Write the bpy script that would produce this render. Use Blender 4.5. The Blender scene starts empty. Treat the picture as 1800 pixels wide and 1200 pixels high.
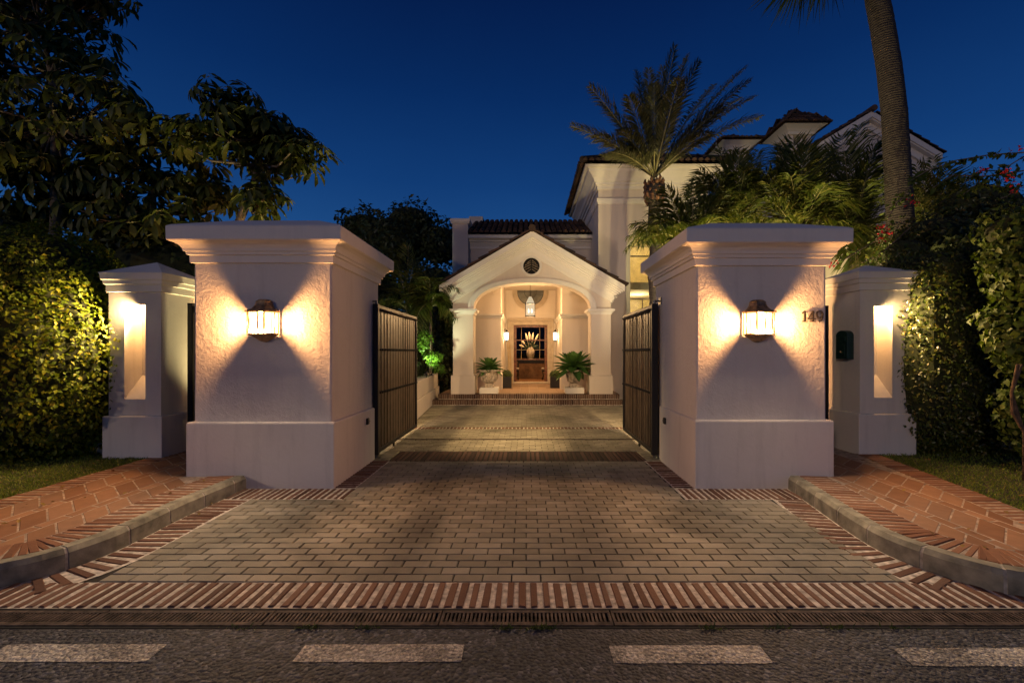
import bpy, math, random
import numpy as np
from mathutils import Vector, Matrix
R = math.radians
random.seed(7)
rng = np.random.default_rng(11)
SC = bpy.context.scene
COL = SC.collection
CAM_H = 1.55
F = 768.0


def at(x, y, Y):
    """ground survey: photo bearing (x, y) at distance Y metres -> world point"""
    return Vector(((x - 925) * Y / F, Y, CAM_H - (y - 618) * Y / F))


# ------------------------------------------------------------------ materials
def nodes(name):
    m = bpy.data.materials.new(name)
    m.use_nodes = True
    nt = m.node_tree
    return m, nt, nt.nodes['Principled BSDF'], nt.nodes['Material Output']


def N(nt, t, **kw):
    n = nt.nodes.new(t)
    for k, v in kw.items():
        if k in n.inputs.keys() if isinstance(k, str) else False:
            n.inputs[k].default_value = v
        else:
            setattr(n, k, v)
    return n


def ramp(nt, src, stops):
    r = nt.nodes.new('ShaderNodeValToRGB')
    e = r.color_ramp.elements
    while len(e) < len(stops):
        e.new(0.5)
    for el, (p, c) in zip(e, stops):
        el.position = p
        el.color = (*c, 1)
    nt.links.new(src, r.inputs[0])
    return r.outputs[0]


def noise(nt, scale, detail=4, rough=0.55, vec=None, dist=0.0):
    n = nt.nodes.new('ShaderNodeTexNoise')
    n.inputs['Scale'].default_value = scale
    n.inputs['Detail'].default_value = detail
    n.inputs['Roughness'].default_value = rough
    n.inputs['Distortion'].default_value = dist
    if vec is None:
        tc = nt.nodes.new('ShaderNodeTexCoord')
        vec = tc.outputs['Object']
    nt.links.new(vec, n.inputs['Vector'])
    return n.outputs['Fac']


def mixc(nt, fac, a, b, mode='MIX'):
    m = nt.nodes.new('ShaderNodeMix')
    m.data_type = 'RGBA'
    m.blend_type = mode
    for sock, v in ((m.inputs[0], fac), (m.inputs[6], a), (m.inputs[7], b)):
        if isinstance(v, (int, float)):
            sock.default_value = v
        elif isinstance(v, tuple):
            sock.default_value = (*v, 1)
        else:
            nt.links.new(v, sock)
    return m.outputs[2]


def math_(nt, op, a, b=0.0):
    m = nt.nodes.new('ShaderNodeMath')
    m.operation = op
    for s, v in ((m.inputs[0], a), (m.inputs[1], b)):
        if isinstance(v, (int, float)):
            s.default_value = v
        else:
            nt.links.new(v, s)
    return m.outputs[0]


def bump(nt, bsdf, h, strength, dist):
    b = nt.nodes.new('ShaderNodeBump')
    b.inputs['Strength'].default_value = strength
    b.inputs['Distance'].default_value = dist
    nt.links.new(h, b.inputs['Height'])
    nt.links.new(b.outputs[0], bsdf.inputs['Normal'])


def simple(name, c, rough=0.6, metal=0.0, var=0.12, vscale=6, bscale=0, bstr=0.3, bdist=0.004, spec=0.5):
    m, nt, b, o = nodes(name)
    f = noise(nt, vscale, 5)
    lo = tuple(max(0, x * (1 - var * 2)) for x in c)
    hi = tuple(min(1, x * (1 + var * 1.2)) for x in c)
    nt.links.new(ramp(nt, f, [(0.3, lo), (0.7, hi)]), b.inputs['Base Color'])
    b.inputs['Roughness'].default_value = rough
    b.inputs['Metallic'].default_value = metal
    b.inputs['Specular IOR Level'].default_value = spec
    if bscale:
        bump(nt, b, noise(nt, bscale, 6, 0.6), bstr, bdist)
    return m


def stucco(name, c, coarse=0.5, stain=0.5):
    m, nt, b, o = nodes(name)
    f1 = noise(nt, 0.9, 6, 0.6)
    f2 = noise(nt, 7, 6, 0.65, dist=0.6)
    col = ramp(nt, f1, [(0.3, tuple(x * (1 - 0.12 * stain) for x in c)), (0.65, c)])
    col = mixc(nt, math_(nt, 'MULTIPLY', ramp(nt, f2, [(0.55, (0, 0, 0)), (0.8, (1, 1, 1))]), 0.16 * stain), col, (0.42, 0.36, 0.3))
    tc_ = nt.nodes.new('ShaderNodeTexCoord')
    mp = nt.nodes.new('ShaderNodeMapping')
    mp.inputs['Scale'].default_value = (5, 5, 0.45)
    nt.links.new(tc_.outputs['Object'], mp.inputs['Vector'])
    f3 = noise(nt, 1.6, 5, 0.65, mp.outputs[0])
    col = mixc(nt, math_(nt, 'MULTIPLY', ramp(nt, f3, [(0.52, (0, 0, 0)), (0.78, (1, 1, 1))]), 0.32 * stain), col, (0.4, 0.36, 0.32))
    nt.links.new(col, b.inputs['Base Color'])
    b.inputs['Roughness'].default_value = 0.9
    b.inputs['Specular IOR Level'].default_value = 0.25
    h1 = noise(nt, 5.0, 4, 0.55, dist=1.6)
    h2 = noise(nt, 26, 6, 0.62, dist=0.8)
    h3 = noise(nt, 120, 3, 0.6)
    h = math_(nt, 'ADD', math_(nt, 'MULTIPLY', h1, 0.9 * coarse), math_(nt, 'MULTIPLY', h2, 0.7 * coarse + 0.08))
    h = math_(nt, 'ADD', h, math_(nt, 'MULTIPLY', h3, 0.1))
    bump(nt, b, h, 0.7, 0.013)
    return m


def island(name, stops, rough=0.85, nvar=0.35, nscale=9, bscale=40, bstr=0.5, bdist=0.006, tint=None, stain=0.0):
    m, nt, b, o = nodes(name)
    g = nt.nodes.new('ShaderNodeNewGeometry')
    c = ramp(nt, g.outputs['Random Per Island'], stops)
    f = noise(nt, nscale, 6, 0.65)
    c = mixc(nt, math_(nt, 'MULTIPLY', f, nvar), c, tint or tuple(x * 0.25 for x in stops[0][1]))
    if stain:
        s = noise(nt, 0.8, 5, 0.6, dist=0.8)
        c = mixc(nt, math_(nt, 'MULTIPLY', ramp(nt, s, [(0.48, (0, 0, 0)), (0.68, (1, 1, 1))]), stain), c, tuple(x * 0.3 for x in stops[0][1]))
    nt.links.new(c, b.inputs['Base Color'])
    b.inputs['Roughness'].default_value = rough
    b.inputs['Specular IOR Level'].default_value = 0.35
    bump(nt, b, noise(nt, bscale, 6, 0.65), bstr, bdist)
    return m


def leafmat(name, stops, rough=0.45, trans=0.3, spec=0.4):
    m, nt, b, o = nodes(name)
    g = nt.nodes.new('ShaderNodeNewGeometry')
    c = ramp(nt, g.outputs['Random Per Island'], stops)
    nt.links.new(c, b.inputs['Base Color'])
    b.inputs['Roughness'].default_value = rough
    b.inputs['Specular IOR Level'].default_value = spec
    t = nt.nodes.new('ShaderNodeBsdfTranslucent')
    nt.links.new(mixc(nt, 1.0, c, (1.0, 1.0, 0.45), 'MULTIPLY'), t.inputs['Color'])
    mx = nt.nodes.new('ShaderNodeMixShader')
    mx.inputs[0].default_value = trans
    nt.links.new(b.outputs[0], mx.inputs[1])
    nt.links.new(t.outputs[0], mx.inputs[2])
    nt.links.new(mx.outputs[0], o.inputs['Surface'])
    return m


def emit(name, c, s, transp=0.0):
    m, nt, b, o = nodes(name)
    e = nt.nodes.new('ShaderNodeEmission')
    e.inputs[0].default_value = (*c, 1)
    e.inputs[1].default_value = s
    out = e.outputs[0]
    if transp:
        t = nt.nodes.new('ShaderNodeBsdfTransparent')
        mx = nt.nodes.new('ShaderNodeMixShader')
        mx.inputs[0].default_value = transp
        nt.links.new(out, mx.inputs[1])
        nt.links.new(t.outputs[0], mx.inputs[2])
        out = mx.outputs[0]
    nt.links.new(out, o.inputs['Surface'])
    return m


def glassmat(name, tint=(1, 1, 1), refl=0.12):
    m, nt, b, o = nodes(name)
    t = nt.nodes.new('ShaderNodeBsdfTransparent')
    t.inputs[0].default_value = (*tint, 1)
    g = nt.nodes.new('ShaderNodeBsdfGlossy')
    g.inputs['Roughness'].default_value = 0.03
    mx = nt.nodes.new('ShaderNodeMixShader')
    mx.inputs[0].default_value = refl
    nt.links.new(t.outputs[0], mx.inputs[1])
    nt.links.new(g.outputs[0], mx.inputs[2])
    nt.links.new(mx.outputs[0], o.inputs['Surface'])
    return m


WHITE = (0.74, 0.68, 0.61)
M = {}
M['stucco_rough'] = stucco('rough_stucco', WHITE, 1.0, 0.8)
M['stucco'] = stucco('smooth_stucco', WHITE, 0.16, 1.0)
M['trim'] = stucco('trim_plaster', (0.78, 0.73, 0.66), 0.05, 0.5)
M['villa'] = stucco('villa_plaster', (0.7, 0.61, 0.52), 0.1, 0.5)
M['stone'] = simple('stone_surround', (0.5, 0.41, 0.31), 0.85, var=0.1, vscale=5, bscale=14, bstr=0.2)
M['paver'] = island('concrete_paver', [(0, (0.235, 0.21, 0.155)), (0.5, (0.305, 0.275, 0.205)), (1, (0.37, 0.335, 0.26))], 0.8, 0.45, 6, 90, 0.6, 0.005, stain=0.75)
def tyre_tracks(m):
    nt = m.node_tree
    b = nt.nodes['Principled BSDF']
    src = b.inputs['Base Color'].links[0].from_socket
    tc = nt.nodes.new('ShaderNodeTexCoord')
    sp = nt.nodes.new('ShaderNodeSeparateXYZ')
    nt.links.new(tc.outputs['Object'], sp.inputs[0])
    wob = noise(nt, 0.5, 3)
    x = math_(nt, 'ADD', sp.outputs['X'], math_(nt, 'MULTIPLY', wob, 0.9))
    acc = None
    for c0 in (-0.55, 0.95):
        d = math_(nt, 'ABSOLUTE', math_(nt, 'SUBTRACT', x, c0))
        k = ramp(nt, d, [(0.05, (1, 1, 1)), (0.3, (0, 0, 0))])
        acc = k if acc is None else math_(nt, 'MAXIMUM', acc, k)
    grit = noise(nt, 3.5, 6, 0.7)
    f = math_(nt, 'MULTIPLY', math_(nt, 'MULTIPLY', acc, grit), 0.75)
    nt.links.new(mixc(nt, f, src, (0.07, 0.06, 0.048)), b.inputs['Base Color'])


tyre_tracks(M['paver'])
M['joint'] = simple('dark_joint', (0.022, 0.018, 0.013), 0.95, var=0.3, vscale=30)
M['brick'] = island('clay_brick', [(0, (0.11, 0.052, 0.032)), (0.4, (0.175, 0.083, 0.05)), (0.75, (0.235, 0.12, 0.075)), (1, (0.15, 0.09, 0.065))], 0.85, 0.5, 16, 55, 0.6, 0.008)
M['shaded_brick'] = island('shaded_clay_brick', [(0, (0.035, 0.018, 0.015)), (0.5, (0.075, 0.035, 0.028)), (1, (0.12, 0.065, 0.05))], 0.85, 0.5, 16, 55, 0.6, 0.008)  # dark red clay, colour lowered further for the shade between the pillars
M['mortar'] = simple('pale_mortar', (0.56, 0.5, 0.43), 0.95, var=0.3, vscale=22, bscale=70, bstr=0.7, bdist=0.006)
M['terracotta'] = island('terracotta_tile', [(0, (0.24, 0.112, 0.055)), (0.35, (0.34, 0.172, 0.088)), (0.7, (0.42, 0.225, 0.122)), (1, (0.29, 0.165, 0.1))], 0.85, 0.6, 7, 30, 0.4, 0.006)
M['border'] = island('border_brick', [(0, (0.2, 0.085, 0.042)), (0.5, (0.29, 0.13, 0.066)), (1, (0.36, 0.175, 0.095))], 0.9, 0.55, 14, 50, 0.6, 0.008)
M['dusty_mortar'] = simple('dusty_mortar', (0.4, 0.31, 0.235), 0.95, var=0.3, vscale=14, bscale=70, bstr=0.7, bdist=0.006)
M['porchtile'] = island('porch_tile', [(0, (0.3, 0.19, 0.115)), (1, (0.38, 0.25, 0.16))], 0.7, 0.4, 7, 30, 0.3, 0.004)
M['step'] = island('step_brick', [(0, (0.09, 0.05, 0.035)), (0.5, (0.16, 0.095, 0.065)), (1, (0.22, 0.14, 0.1))], 0.85, 0.5, 16, 55, 0.6, 0.008)
M['kerb'] = simple('kerb_concrete', (0.26, 0.24, 0.175), 0.9, var=0.3, vscale=7, bscale=60, bstr=0.5)
M['kerb_joint'] = simple('kerb_mortar', (0.4, 0.36, 0.3), 0.95, var=0.2, vscale=20, bscale=60)
M['iron'] = simple('cast_iron', (0.1, 0.075, 0.06), 0.8, 0.0, var=0.45, vscale=14, bscale=80, spec=0.2)
M['steel'] = simple('dull_steel', (0.2, 0.2, 0.2), 0.4, 0.9, var=0.2)
M['hole_shade'] = simple('painted_hole_shade', (0.006, 0.006, 0.006), 1.0)  # near black, stands in for shade in the drain and vent
M['gate'] = simple('gate_paint', (0.06, 0.04, 0.027), 0.38, 0.0, var=0.35, vscale=9, bscale=60, bstr=0.15)
M['gate_frame'] = simple('gate_frame_paint', (0.012, 0.011, 0.011), 0.45, 0.0)
M['brass'] = simple('aged_brass', (0.42, 0.28, 0.15), 0.45, 0.75, var=0.35, vscale=18)
M['number'] = simple('number_metal', (0.05, 0.04, 0.032), 0.5, 0.2)
M['mailbox'] = simple('green_enamel', (0.012, 0.04, 0.028), 0.4, 0.0)
M['black'] = simple('black_plastic', (0.01, 0.01, 0.01), 0.4)
M['wood'] = simple('dark_wood', (0.15, 0.05, 0.022), 0.4, var=0.35, vscale=10)
M['furniture'] = simple('black_furniture', (0.02, 0.014, 0.01), 0.3)
M['cushion'] = simple('cream_cushion', (0.6, 0.5, 0.38), 0.9)
M['roomwall'] = simple('room_wall', (0.3, 0.15, 0.07), 0.8, var=0.2)
M['roomfloor'] = simple('parquet', (0.4, 0.17, 0.06), 0.35, var=0.3, vscale=8)
M['vase'] = simple('ceramic_vase', (0.6, 0.48, 0.34), 0.6, var=0.2, vscale=20, bscale=25)
M['plume'] = simple('dry_plume', (0.72, 0.6, 0.42), 0.95)
M['urn'] = simple('cast_stone', (0.55, 0.46, 0.36), 0.9, var=0.3, vscale=14, bscale=26, bstr=0.8, bdist=0.01)
M['pot'] = simple('black_pot', (0.012, 0.011, 0.01), 0.4)
M['bamboo'] = simple('bamboo', (0.45, 0.3, 0.12), 0.5)
M['rooftile'] = island('roof_tile', [(0, (0.035, 0.025, 0.022)), (0.4, (0.08, 0.048, 0.036)), (0.75, (0.14, 0.075, 0.05)), (1, (0.1, 0.075, 0.06))], 0.9, 0.6, 10, 30, 0.5, 0.01)
M['bark'] = simple('bark', (0.2, 0.155, 0.11), 0.95, var=0.35, vscale=14, bscale=22, bstr=0.8, bdist=0.02)
M['brownbark'] = simple('brown_bark', (0.13, 0.08, 0.045), 0.95, var=0.35, vscale=14, bscale=22, bstr=0.8, bdist=0.01)
M['core_dark'] = simple('core_dark_green', (0.03, 0.036, 0.01), 1.0, var=0.3, vscale=10)  # dark green standing in for shade inside the foliage
M['fence'] = simple('lattice', (0.02, 0.02, 0.02), 0.6)
M['pane'] = emit('lantern_glass', (1.0, 0.87, 0.68), 1.9, 0.5)
M['bulb'] = emit('bulb', (1.0, 0.86, 0.62), 12, 0.8)
M['porchpane'] = emit('porch_lantern_glass', (1.0, 0.84, 0.56), 0.9, 0.6)
M['glass'] = glassmat('window_glass', (0.9, 0.95, 0.95), 0.14)
M['doorglass'] = glassmat('door_glass', (0.9, 0.9, 0.88), 0.012)
M['lit'] = emit('lit_room', (1.0, 0.66, 0.24), 0.8)
M['hedge'] = leafmat('hedge_leaf', [(0, (0.06, 0.095, 0.005)), (0.5, (0.125, 0.165, 0.008)), (0.85, (0.19, 0.2, 0.012)), (1, (0.27, 0.23, 0.02))], 0.5, 0.3, 0.25)
M['ivy'] = leafmat('ivy_leaf', [(0, (0.03, 0.055, 0.008)), (0.6, (0.075, 0.1, 0.014)), (1, (0.15, 0.12, 0.03))], 0.35, 0.25, 0.5)
M['vine'] = leafmat('vine_leaf', [(0, (0.035, 0.065, 0.01)), (0.6, (0.065, 0.1, 0.016)), (1, (0.11, 0.135, 0.025))], 0.55, 0.3, 0.25)
M['bigleaf'] = leafmat('umbrella_leaf', [(0, (0.042, 0.06, 0.012)), (0.6, (0.072, 0.092, 0.018)), (1, (0.13, 0.13, 0.03))], 0.5, 0.2, 0.22)
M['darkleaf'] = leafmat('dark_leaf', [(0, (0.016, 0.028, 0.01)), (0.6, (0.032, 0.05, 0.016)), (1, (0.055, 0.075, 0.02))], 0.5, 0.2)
M['palm'] = leafmat('date_palm_leaf', [(0, (0.075, 0.082, 0.032)), (0.6, (0.125, 0.13, 0.05)), (1, (0.19, 0.18, 0.07))], 0.5, 0.2)
M['rachis'] = simple('palm_rib', (0.3, 0.27, 0.11), 0.6, var=0.2)
M['areca'] = leafmat('cane_palm_leaf', [(0, (0.045, 0.065, 0.012)), (0.6, (0.085, 0.11, 0.02)), (1, (0.17, 0.16, 0.04))], 0.4, 0.3)
M['agave'] = leafmat('agave_leaf', [(0, (0.04, 0.1, 0.025)), (0.6, (0.07, 0.16, 0.035)), (1, (0.1, 0.2, 0.05))], 0.45, 0.15)
M['box'] = leafmat('box_leaf', [(0, (0.03, 0.06, 0.01)), (1, (0.08, 0.11, 0.02))], 0.5, 0.2)
M['fresh'] = leafmat('fresh_leaf', [(0, (0.05, 0.13, 0.012)), (1, (0.12, 0.26, 0.02))], 0.45, 0.35)
M['flower'] = leafmat('bougainvillea', [(0, (0.45, 0.012, 0.03)), (1, (0.65, 0.03, 0.05))], 0.6, 0.35)
M['grass'] = leafmat('grass_blade', [(0, (0.08, 0.135, 0.012)), (0.6, (0.14, 0.21, 0.02)), (1, (0.26, 0.26, 0.06))], 0.55, 0.3)
M['soil'] = simple('soil', (0.05, 0.045, 0.02), 1.0, var=0.4, vscale=9, bscale=40)
M['plain'] = simple('ground_earth', (0.03, 0.028, 0.016), 1.0, var=0.4, vscale=1.5)
M['palmtrunk'] = None


def make_trunk_mat():
    m, nt, b, o = nodes('ringed_palm_bark')
    tc = nt.nodes.new('ShaderNodeTexCoord')
    w = nt.nodes.new('ShaderNodeTexWave')
    w.bands_direction = 'Z'
    w.inputs['Scale'].default_value = 7.5
    w.inputs['Distortion'].default_value = 3.5
    w.inputs['Detail'].default_value = 4
    w.inputs['Detail Scale'].default_value = 2.2
    nt.links.new(tc.outputs['Object'], w.inputs['Vector'])
    f = noise(nt, 12, 5)
    h = math_(nt, 'ADD', math_(nt, 'MULTIPLY', w.outputs['Fac'], 0.28), f)
    nt.links.new(ramp(nt, h, [(0.35, (0.022, 0.017, 0.016)), (1.0, (0.062, 0.049, 0.044))]), b.inputs['Base Color'])
    b.inputs['Roughness'].default_value = 0.95
    bump(nt, b, h, 0.8, 0.03)
    return m


M['palmtrunk'] = make_trunk_mat()


def make_asphalt(paint=False):
    m, nt, b, o = nodes('worn_road_paint' if paint else 'asphalt')
    tc = nt.nodes.new('ShaderNodeTexCoord')
    v = nt.nodes.new('ShaderNodeTexVoronoi')
    v.inputs['Scale'].default_value = 50
    nt.links.new(tc.outputs['Object'], v.inputs['Vector'])
    f = noise(nt, 2.5, 6, 0.6)
    f2 = noise(nt, 60, 3, 0.7)
    if paint:
        c = ramp(nt, v.outputs['Color'], [(0.1, (0.36, 0.33, 0.27)), (0.8, (0.75, 0.7, 0.6))])
        wear = math_(nt, 'ADD', math_(nt, 'MULTIPLY', f2, 0.6), math_(nt, 'MULTIPLY', f, 0.55))
        c = mixc(nt, ramp(nt, wear, [(0.5, (0.12, 0.12, 0.12)), (0.68, (0.92, 0.92, 0.92))]), c, (0.075, 0.068, 0.06))
    else:
        c = ramp(nt, v.outputs['Color'], [(0.1, (0.01, 0.012, 0.018)), (0.6, (0.036, 0.042, 0.056)), (0.95, (0.18, 0.19, 0.22))])
        mp = nt.nodes.new('ShaderNodeMapping')
        mp.inputs['Scale'].default_value = (0.35, 2.6, 1)
        nt.links.new(tc.outputs['Object'], mp.inputs['Vector'])
        f5 = noise(nt, 1.3, 6, 0.65, mp.outputs[0], 0.4)
        c = mixc(nt, math_(nt, 'MULTIPLY', f, 0.45), c, (0.03, 0.029, 0.028))
        c = mixc(nt, math_(nt, 'MULTIPLY', ramp(nt, f5, [(0.45, (0, 0, 0)), (0.62, (1, 1, 1))]), 0.6), c, (0.016, 0.016, 0.017))
    nt.links.new(c, b.inputs['Base Color'])
    b.inputs['Roughness'].default_value = 0.75
    h = math_(nt, 'ADD', math_(nt, 'MULTIPLY', v.outputs['Distance'], -1.0), math_(nt, 'MULTIPLY', f2, 0.8))
    bump(nt, b, h, 0.9, 0.012)
    return m


M['asphalt'] = make_asphalt()
M['paint'] = make_asphalt(True)


# ------------------------------------------------------------------ mesh builder
class MB:
    def __init__(self):
        self.v = []
        self.f = []

    def add(self, vs, fs):
        o = len(self.v)
        self.v += [tuple(p) for p in vs]
        self.f += [tuple(i + o for i in f) for f in fs]
        return self

    def box(self, x0, x1, y0, y1, z0, z1):
        return self.add([(x0, y0, z0), (x1, y0, z0), (x1, y1, z0), (x0, y1, z0), (x0, y0, z1), (x1, y0, z1), (x1, y1, z1), (x0, y1, z1)],
                        [(0, 3, 2, 1), (4, 5, 6, 7), (0, 1, 5, 4), (1, 2, 6, 5), (2, 3, 7, 6), (3, 0, 4, 7)])

    def ring(self, x0, x1, y0, y1, prof, cap=True):
        """mitred profile [(outward offset, z)] round a rectangle, bottom to top"""
        vs, fs = [], []
        for o, z in prof:
            vs += [(x0 - o, y0 - o, z), (x1 + o, y0 - o, z), (x1 + o, y1 + o, z), (x0 - o, y1 + o, z)]
        n = len(prof)
        for i in range(n - 1):
            for k in range(4):
                a, b = i * 4 + k, i * 4 + (k + 1) % 4
                fs.append((a, b, b + 4, a + 4))
        if cap:
            fs.append((3, 2, 1, 0))
            t = (n - 1) * 4
            fs.append((t, t + 1, t + 2, t + 3))
        return self.add(vs, fs)

    def prism_y(self, poly, y0, y1):
        """polygon [(x, z)] extruded along Y"""
        n = len(poly)
        vs = [(x, y0, z) for x, z in poly] + [(x, y1, z) for x, z in poly]
        fs = [tuple(range(n)), tuple(range(2 * n - 1, n - 1, -1))]
        for i in range(n):
            j = (i + 1) % n
            fs.append((j, i, i + n, j + n))
        return self.add(vs, fs)

    def tube(self, pts, rad, seg=8, cap=True):
        pts = [Vector(p) for p in pts]
        n = len(pts)
        if isinstance(rad, (int, float)):
            rad = [rad] * n
        vs, fs = [], []
        ref = Vector((0, 0, 1))
        prev = None
        for i, p in enumerate(pts):
            t = (pts[min(i + 1, n - 1)] - pts[max(i - 1, 0)]).normalized()
            if prev is None:
                u = t.cross(ref)
                if u.length < 0.05:
                    u = t.cross(Vector((1, 0, 0)))
            else:
                u = prev - t * prev.dot(t)
            u.normalize()
            prev = u
            w = t.cross(u)
            for k in range(seg):
                a = 2 * math.pi * k / seg
                vs.append(p + (u * math.cos(a) + w * math.sin(a)) * rad[i])
        for i in range(n - 1):
            for k in range(seg):
                a, b = i * seg + k, i * seg + (k + 1) % seg
                fs.append((a, b, b + seg, a + seg))
        if cap:
            fs.append(tuple(range(seg - 1, -1, -1)))
            fs.append(tuple((n - 1) * seg + k for k in range(seg)))
        return self.add(vs, fs)

    def lathe(self, c, prof, seg=24, a0=0.0, a1=2 * math.pi):
        full = abs(a1 - a0 - 2 * math.pi) < 1e-6
        m = seg if full else seg + 1
        vs, fs = [], []
        for r, z in prof:
            for k in range(m):
                a = a0 + (a1 - a0) * k / seg
                vs.append((c[0] + r * math.cos(a), c[1] + r * math.sin(a), c[2] + z))
        for i in range(len(prof) - 1):
            for k in range(seg if full else seg):
                a, b = i * m + k, i * m + (k + 1) % m
                fs.append((a, b, b + m, a + m))
        if full:
            fs.append(tuple(range(m - 1, -1, -1)))
            t = (len(prof) - 1) * m
            fs.append(tuple(t + k for k in range(m)))
        return self.add(vs, fs)


ROOT = {}


def root_of(p):
    return ROOT.get(p.name, Vector((0, 0, 0)))


def link(name, me, mat, parent=None):
    o = bpy.data.objects.new(name, me)
    COL.objects.link(o)
    if mat:
        me.materials.append(M[mat] if isinstance(mat, str) else mat)
    if parent is not None:
        o.parent = parent
        ROOT[o.name] = root_of(parent)
    return o


def part(name, mb, mat, parent=None, bevel=0.0, smooth=False, seg=2):
    """one mesh object; vertices are given in world space and stored relative to the thing's base"""
    me = bpy.data.meshes.new(name)
    b = root_of(parent) if parent is not None else Vector((0, 0, 0))
    me.from_pydata([(x - b.x, y - b.y, z - b.z) for x, y, z in mb.v], [], mb.f)
    me.update()
    o = link(name, me, mat, parent)
    if smooth:
        me.shade_smooth()
    if bevel:
        m = o.modifiers.new('bevel', 'BEVEL')
        m.width = bevel
        m.segments = seg
        m.limit_method = 'ANGLE'
        m.angle_limit = R(35)
    return o


def thing(name, label, cat, loc=(0, 0, 0), group=None):
    o = bpy.data.objects.new(name, None)
    o.empty_display_size = 0.1
    COL.objects.link(o)
    o.location = loc
    ROOT[o.name] = Vector(loc)
    o['label'] = label
    o['category'] = cat
    if group:
        o['group'] = group
    return o


def tag(o, label, cat, group=None, kind=None):
    o['label'] = label
    o['category'] = cat
    if group:
        o['group'] = group
    if kind:
        o['kind'] = kind
    return o


def struct(name, mb, mat, label, cat='ground', bevel=0):
    o = part(name, mb, mat, None, bevel)
    o['kind'] = 'structure'
    o['label'] = label
    o['category'] = cat
    return o


def copy_tree(o, parent=None):
    c = o.copy()
    COL.objects.link(c)
    if parent is not None:
        c.parent = parent
    for ch in list(o.children):
        copy_tree(ch, c)
    return c


def np_mesh(name, V, T, mat, parent=None):
    """triangle mesh from numpy arrays (world space)"""
    b = root_of(parent) if parent is not None else Vector((0, 0, 0))
    V = np.asarray(V, dtype=np.float32) - np.array(b, dtype=np.float32)
    T = np.asarray(T, dtype=np.int32)
    me = bpy.data.meshes.new(name)
    me.vertices.add(len(V))
    me.vertices.foreach_set('co', V.ravel())
    me.loops.add(T.size)
    me.loops.foreach_set('vertex_index', T.ravel())
    me.polygons.add(len(T))
    me.polygons.foreach_set('loop_start', np.arange(0, T.size, 3, dtype=np.int32))
    me.polygons.foreach_set('loop_total', np.full(len(T), 3, dtype=np.int32))
    me.update(calc_edges=True)
    return link(name, me, mat, parent)


def light(name, kind, loc, power, col, parent=None, radius=0.03, rot=None, spot=None, blend=0.5, size=None):
    l = bpy.data.lights.new(name, kind)
    l.energy = power
    l.color = col
    if kind in ('POINT', 'SPOT'):
        l.shadow_soft_size = radius
    if kind == 'SPOT':
        l.spot_size = R(spot)
        l.spot_blend = blend
    if kind == 'AREA':
        l.shape = 'RECTANGLE'
        l.size, l.size_y = size
    o = bpy.data.objects.new(name, l)
    COL.objects.link(o)
    b = root_of(parent) if parent is not None else Vector((0, 0, 0))
    o.location = Vector(loc) - b
    if rot is not None:
        o.rotation_mode = 'QUATERNION'
        o.rotation_quaternion = Vector(rot).to_track_quat('-Z', 'Y')
    if parent is not None:
        o.parent = parent
    return o


# ------------------------------------------------------------------ foliage
def unit(a):
    return a / np.maximum(np.linalg.norm(a, axis=-1, keepdims=True), 1e-9)


def leaf_arrays(P, T, Nn, L, W, fold=0.15, droop=0.25):
    """five-vertex folded leaves: base, left, keel, right, tip"""
    T = unit(T)
    S = unit(np.cross(T, Nn))
    Nn = np.cross(S, T)
    L = np.asarray(L).reshape(-1, 1)
    W = np.asarray(W).reshape(-1, 1)
    n = len(P)
    mid = P + T * L * 0.48
    V = np.empty((n, 5, 3))
    V[:, 0] = P
    V[:, 1] = mid - S * W * 0.5 + Nn * W * fold
    V[:, 2] = mid - Nn * W * fold * 0.3
    V[:, 3] = mid + S * W * 0.5 + Nn * W * fold
    V[:, 4] = P + T * L - Nn * L * droop
    base = (np.arange(n) * 5).reshape(-1, 1, 1)
    Tr = np.array([[0, 3, 2], [0, 2, 1], [2, 3, 4], [1, 2, 4]]).reshape(1, 4, 3) + base
    return V.reshape(-1, 3), Tr.reshape(-1, 3)


def lump(P, s=1.0, seed=0.0):
    x, y, z = P[:, 0] * s + seed, P[:, 1] * s + seed * 1.7, P[:, 2] * s - seed
    return (np.sin(x * 2.1 + np.sin(z * 1.7)) + np.sin(y * 2.7 + 1.3 * np.sin(x * 1.9)) + np.sin(z * 3.1 + np.sin(y * 2.3)) + 0.6 * np.sin(x * 5.3 + z * 4.1) + 0.6 * np.sin(z * 6.1 - y * 4.7)) / 4.2


def blob(ells, n, depth=0.2, k=2.0, amp=0.12, s=1.6):
    """points + outward normals on the lumpy outside of a union of (super)ellipsoids [(c, r)]"""
    area = np.array([r[0] * r[1] + r[1] * r[2] + r[0] * r[2] for c, r in ells])
    cnt = np.maximum((area / area.sum() * n * 1.5).astype(int), 8)
    PP, NN = [], []
    for (c, r), m in zip(ells, cnt):
        u = unit(rng.normal(size=(m, 3)))
        if k != 2.0:
            u = u / (np.abs(u) ** k).sum(axis=1, keepdims=True) ** (1 / k)
        c, r = np.array(c), np.array(r)
        nn = unit(np.sign(u) * np.abs(u) ** (k - 1) / r)
        p = c + r * u
        p = p + nn * (lump(p, s, c[0]) * amp)[:, None] - nn * (rng.random(m) ** 1.5 * depth)[:, None]
        keep = np.ones(m, bool)
        for c2, r2 in ells:
            if c2 is c or (np.allclose(c2, c) and np.allclose(r2, r)):
                continue
            q = (np.abs((p - np.array(c2)) / (np.array(r2) * 0.9)) ** k).sum(axis=1)
            keep &= q > 1
        PP.append(p[keep])
        NN.append(nn[keep])
    P, NN = np.concatenate(PP), np.concatenate(NN)
    if len(P) > n:
        i = rng.permutation(len(P))[:n]
        P, NN = P[i], NN[i]
    return P, NN


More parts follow.
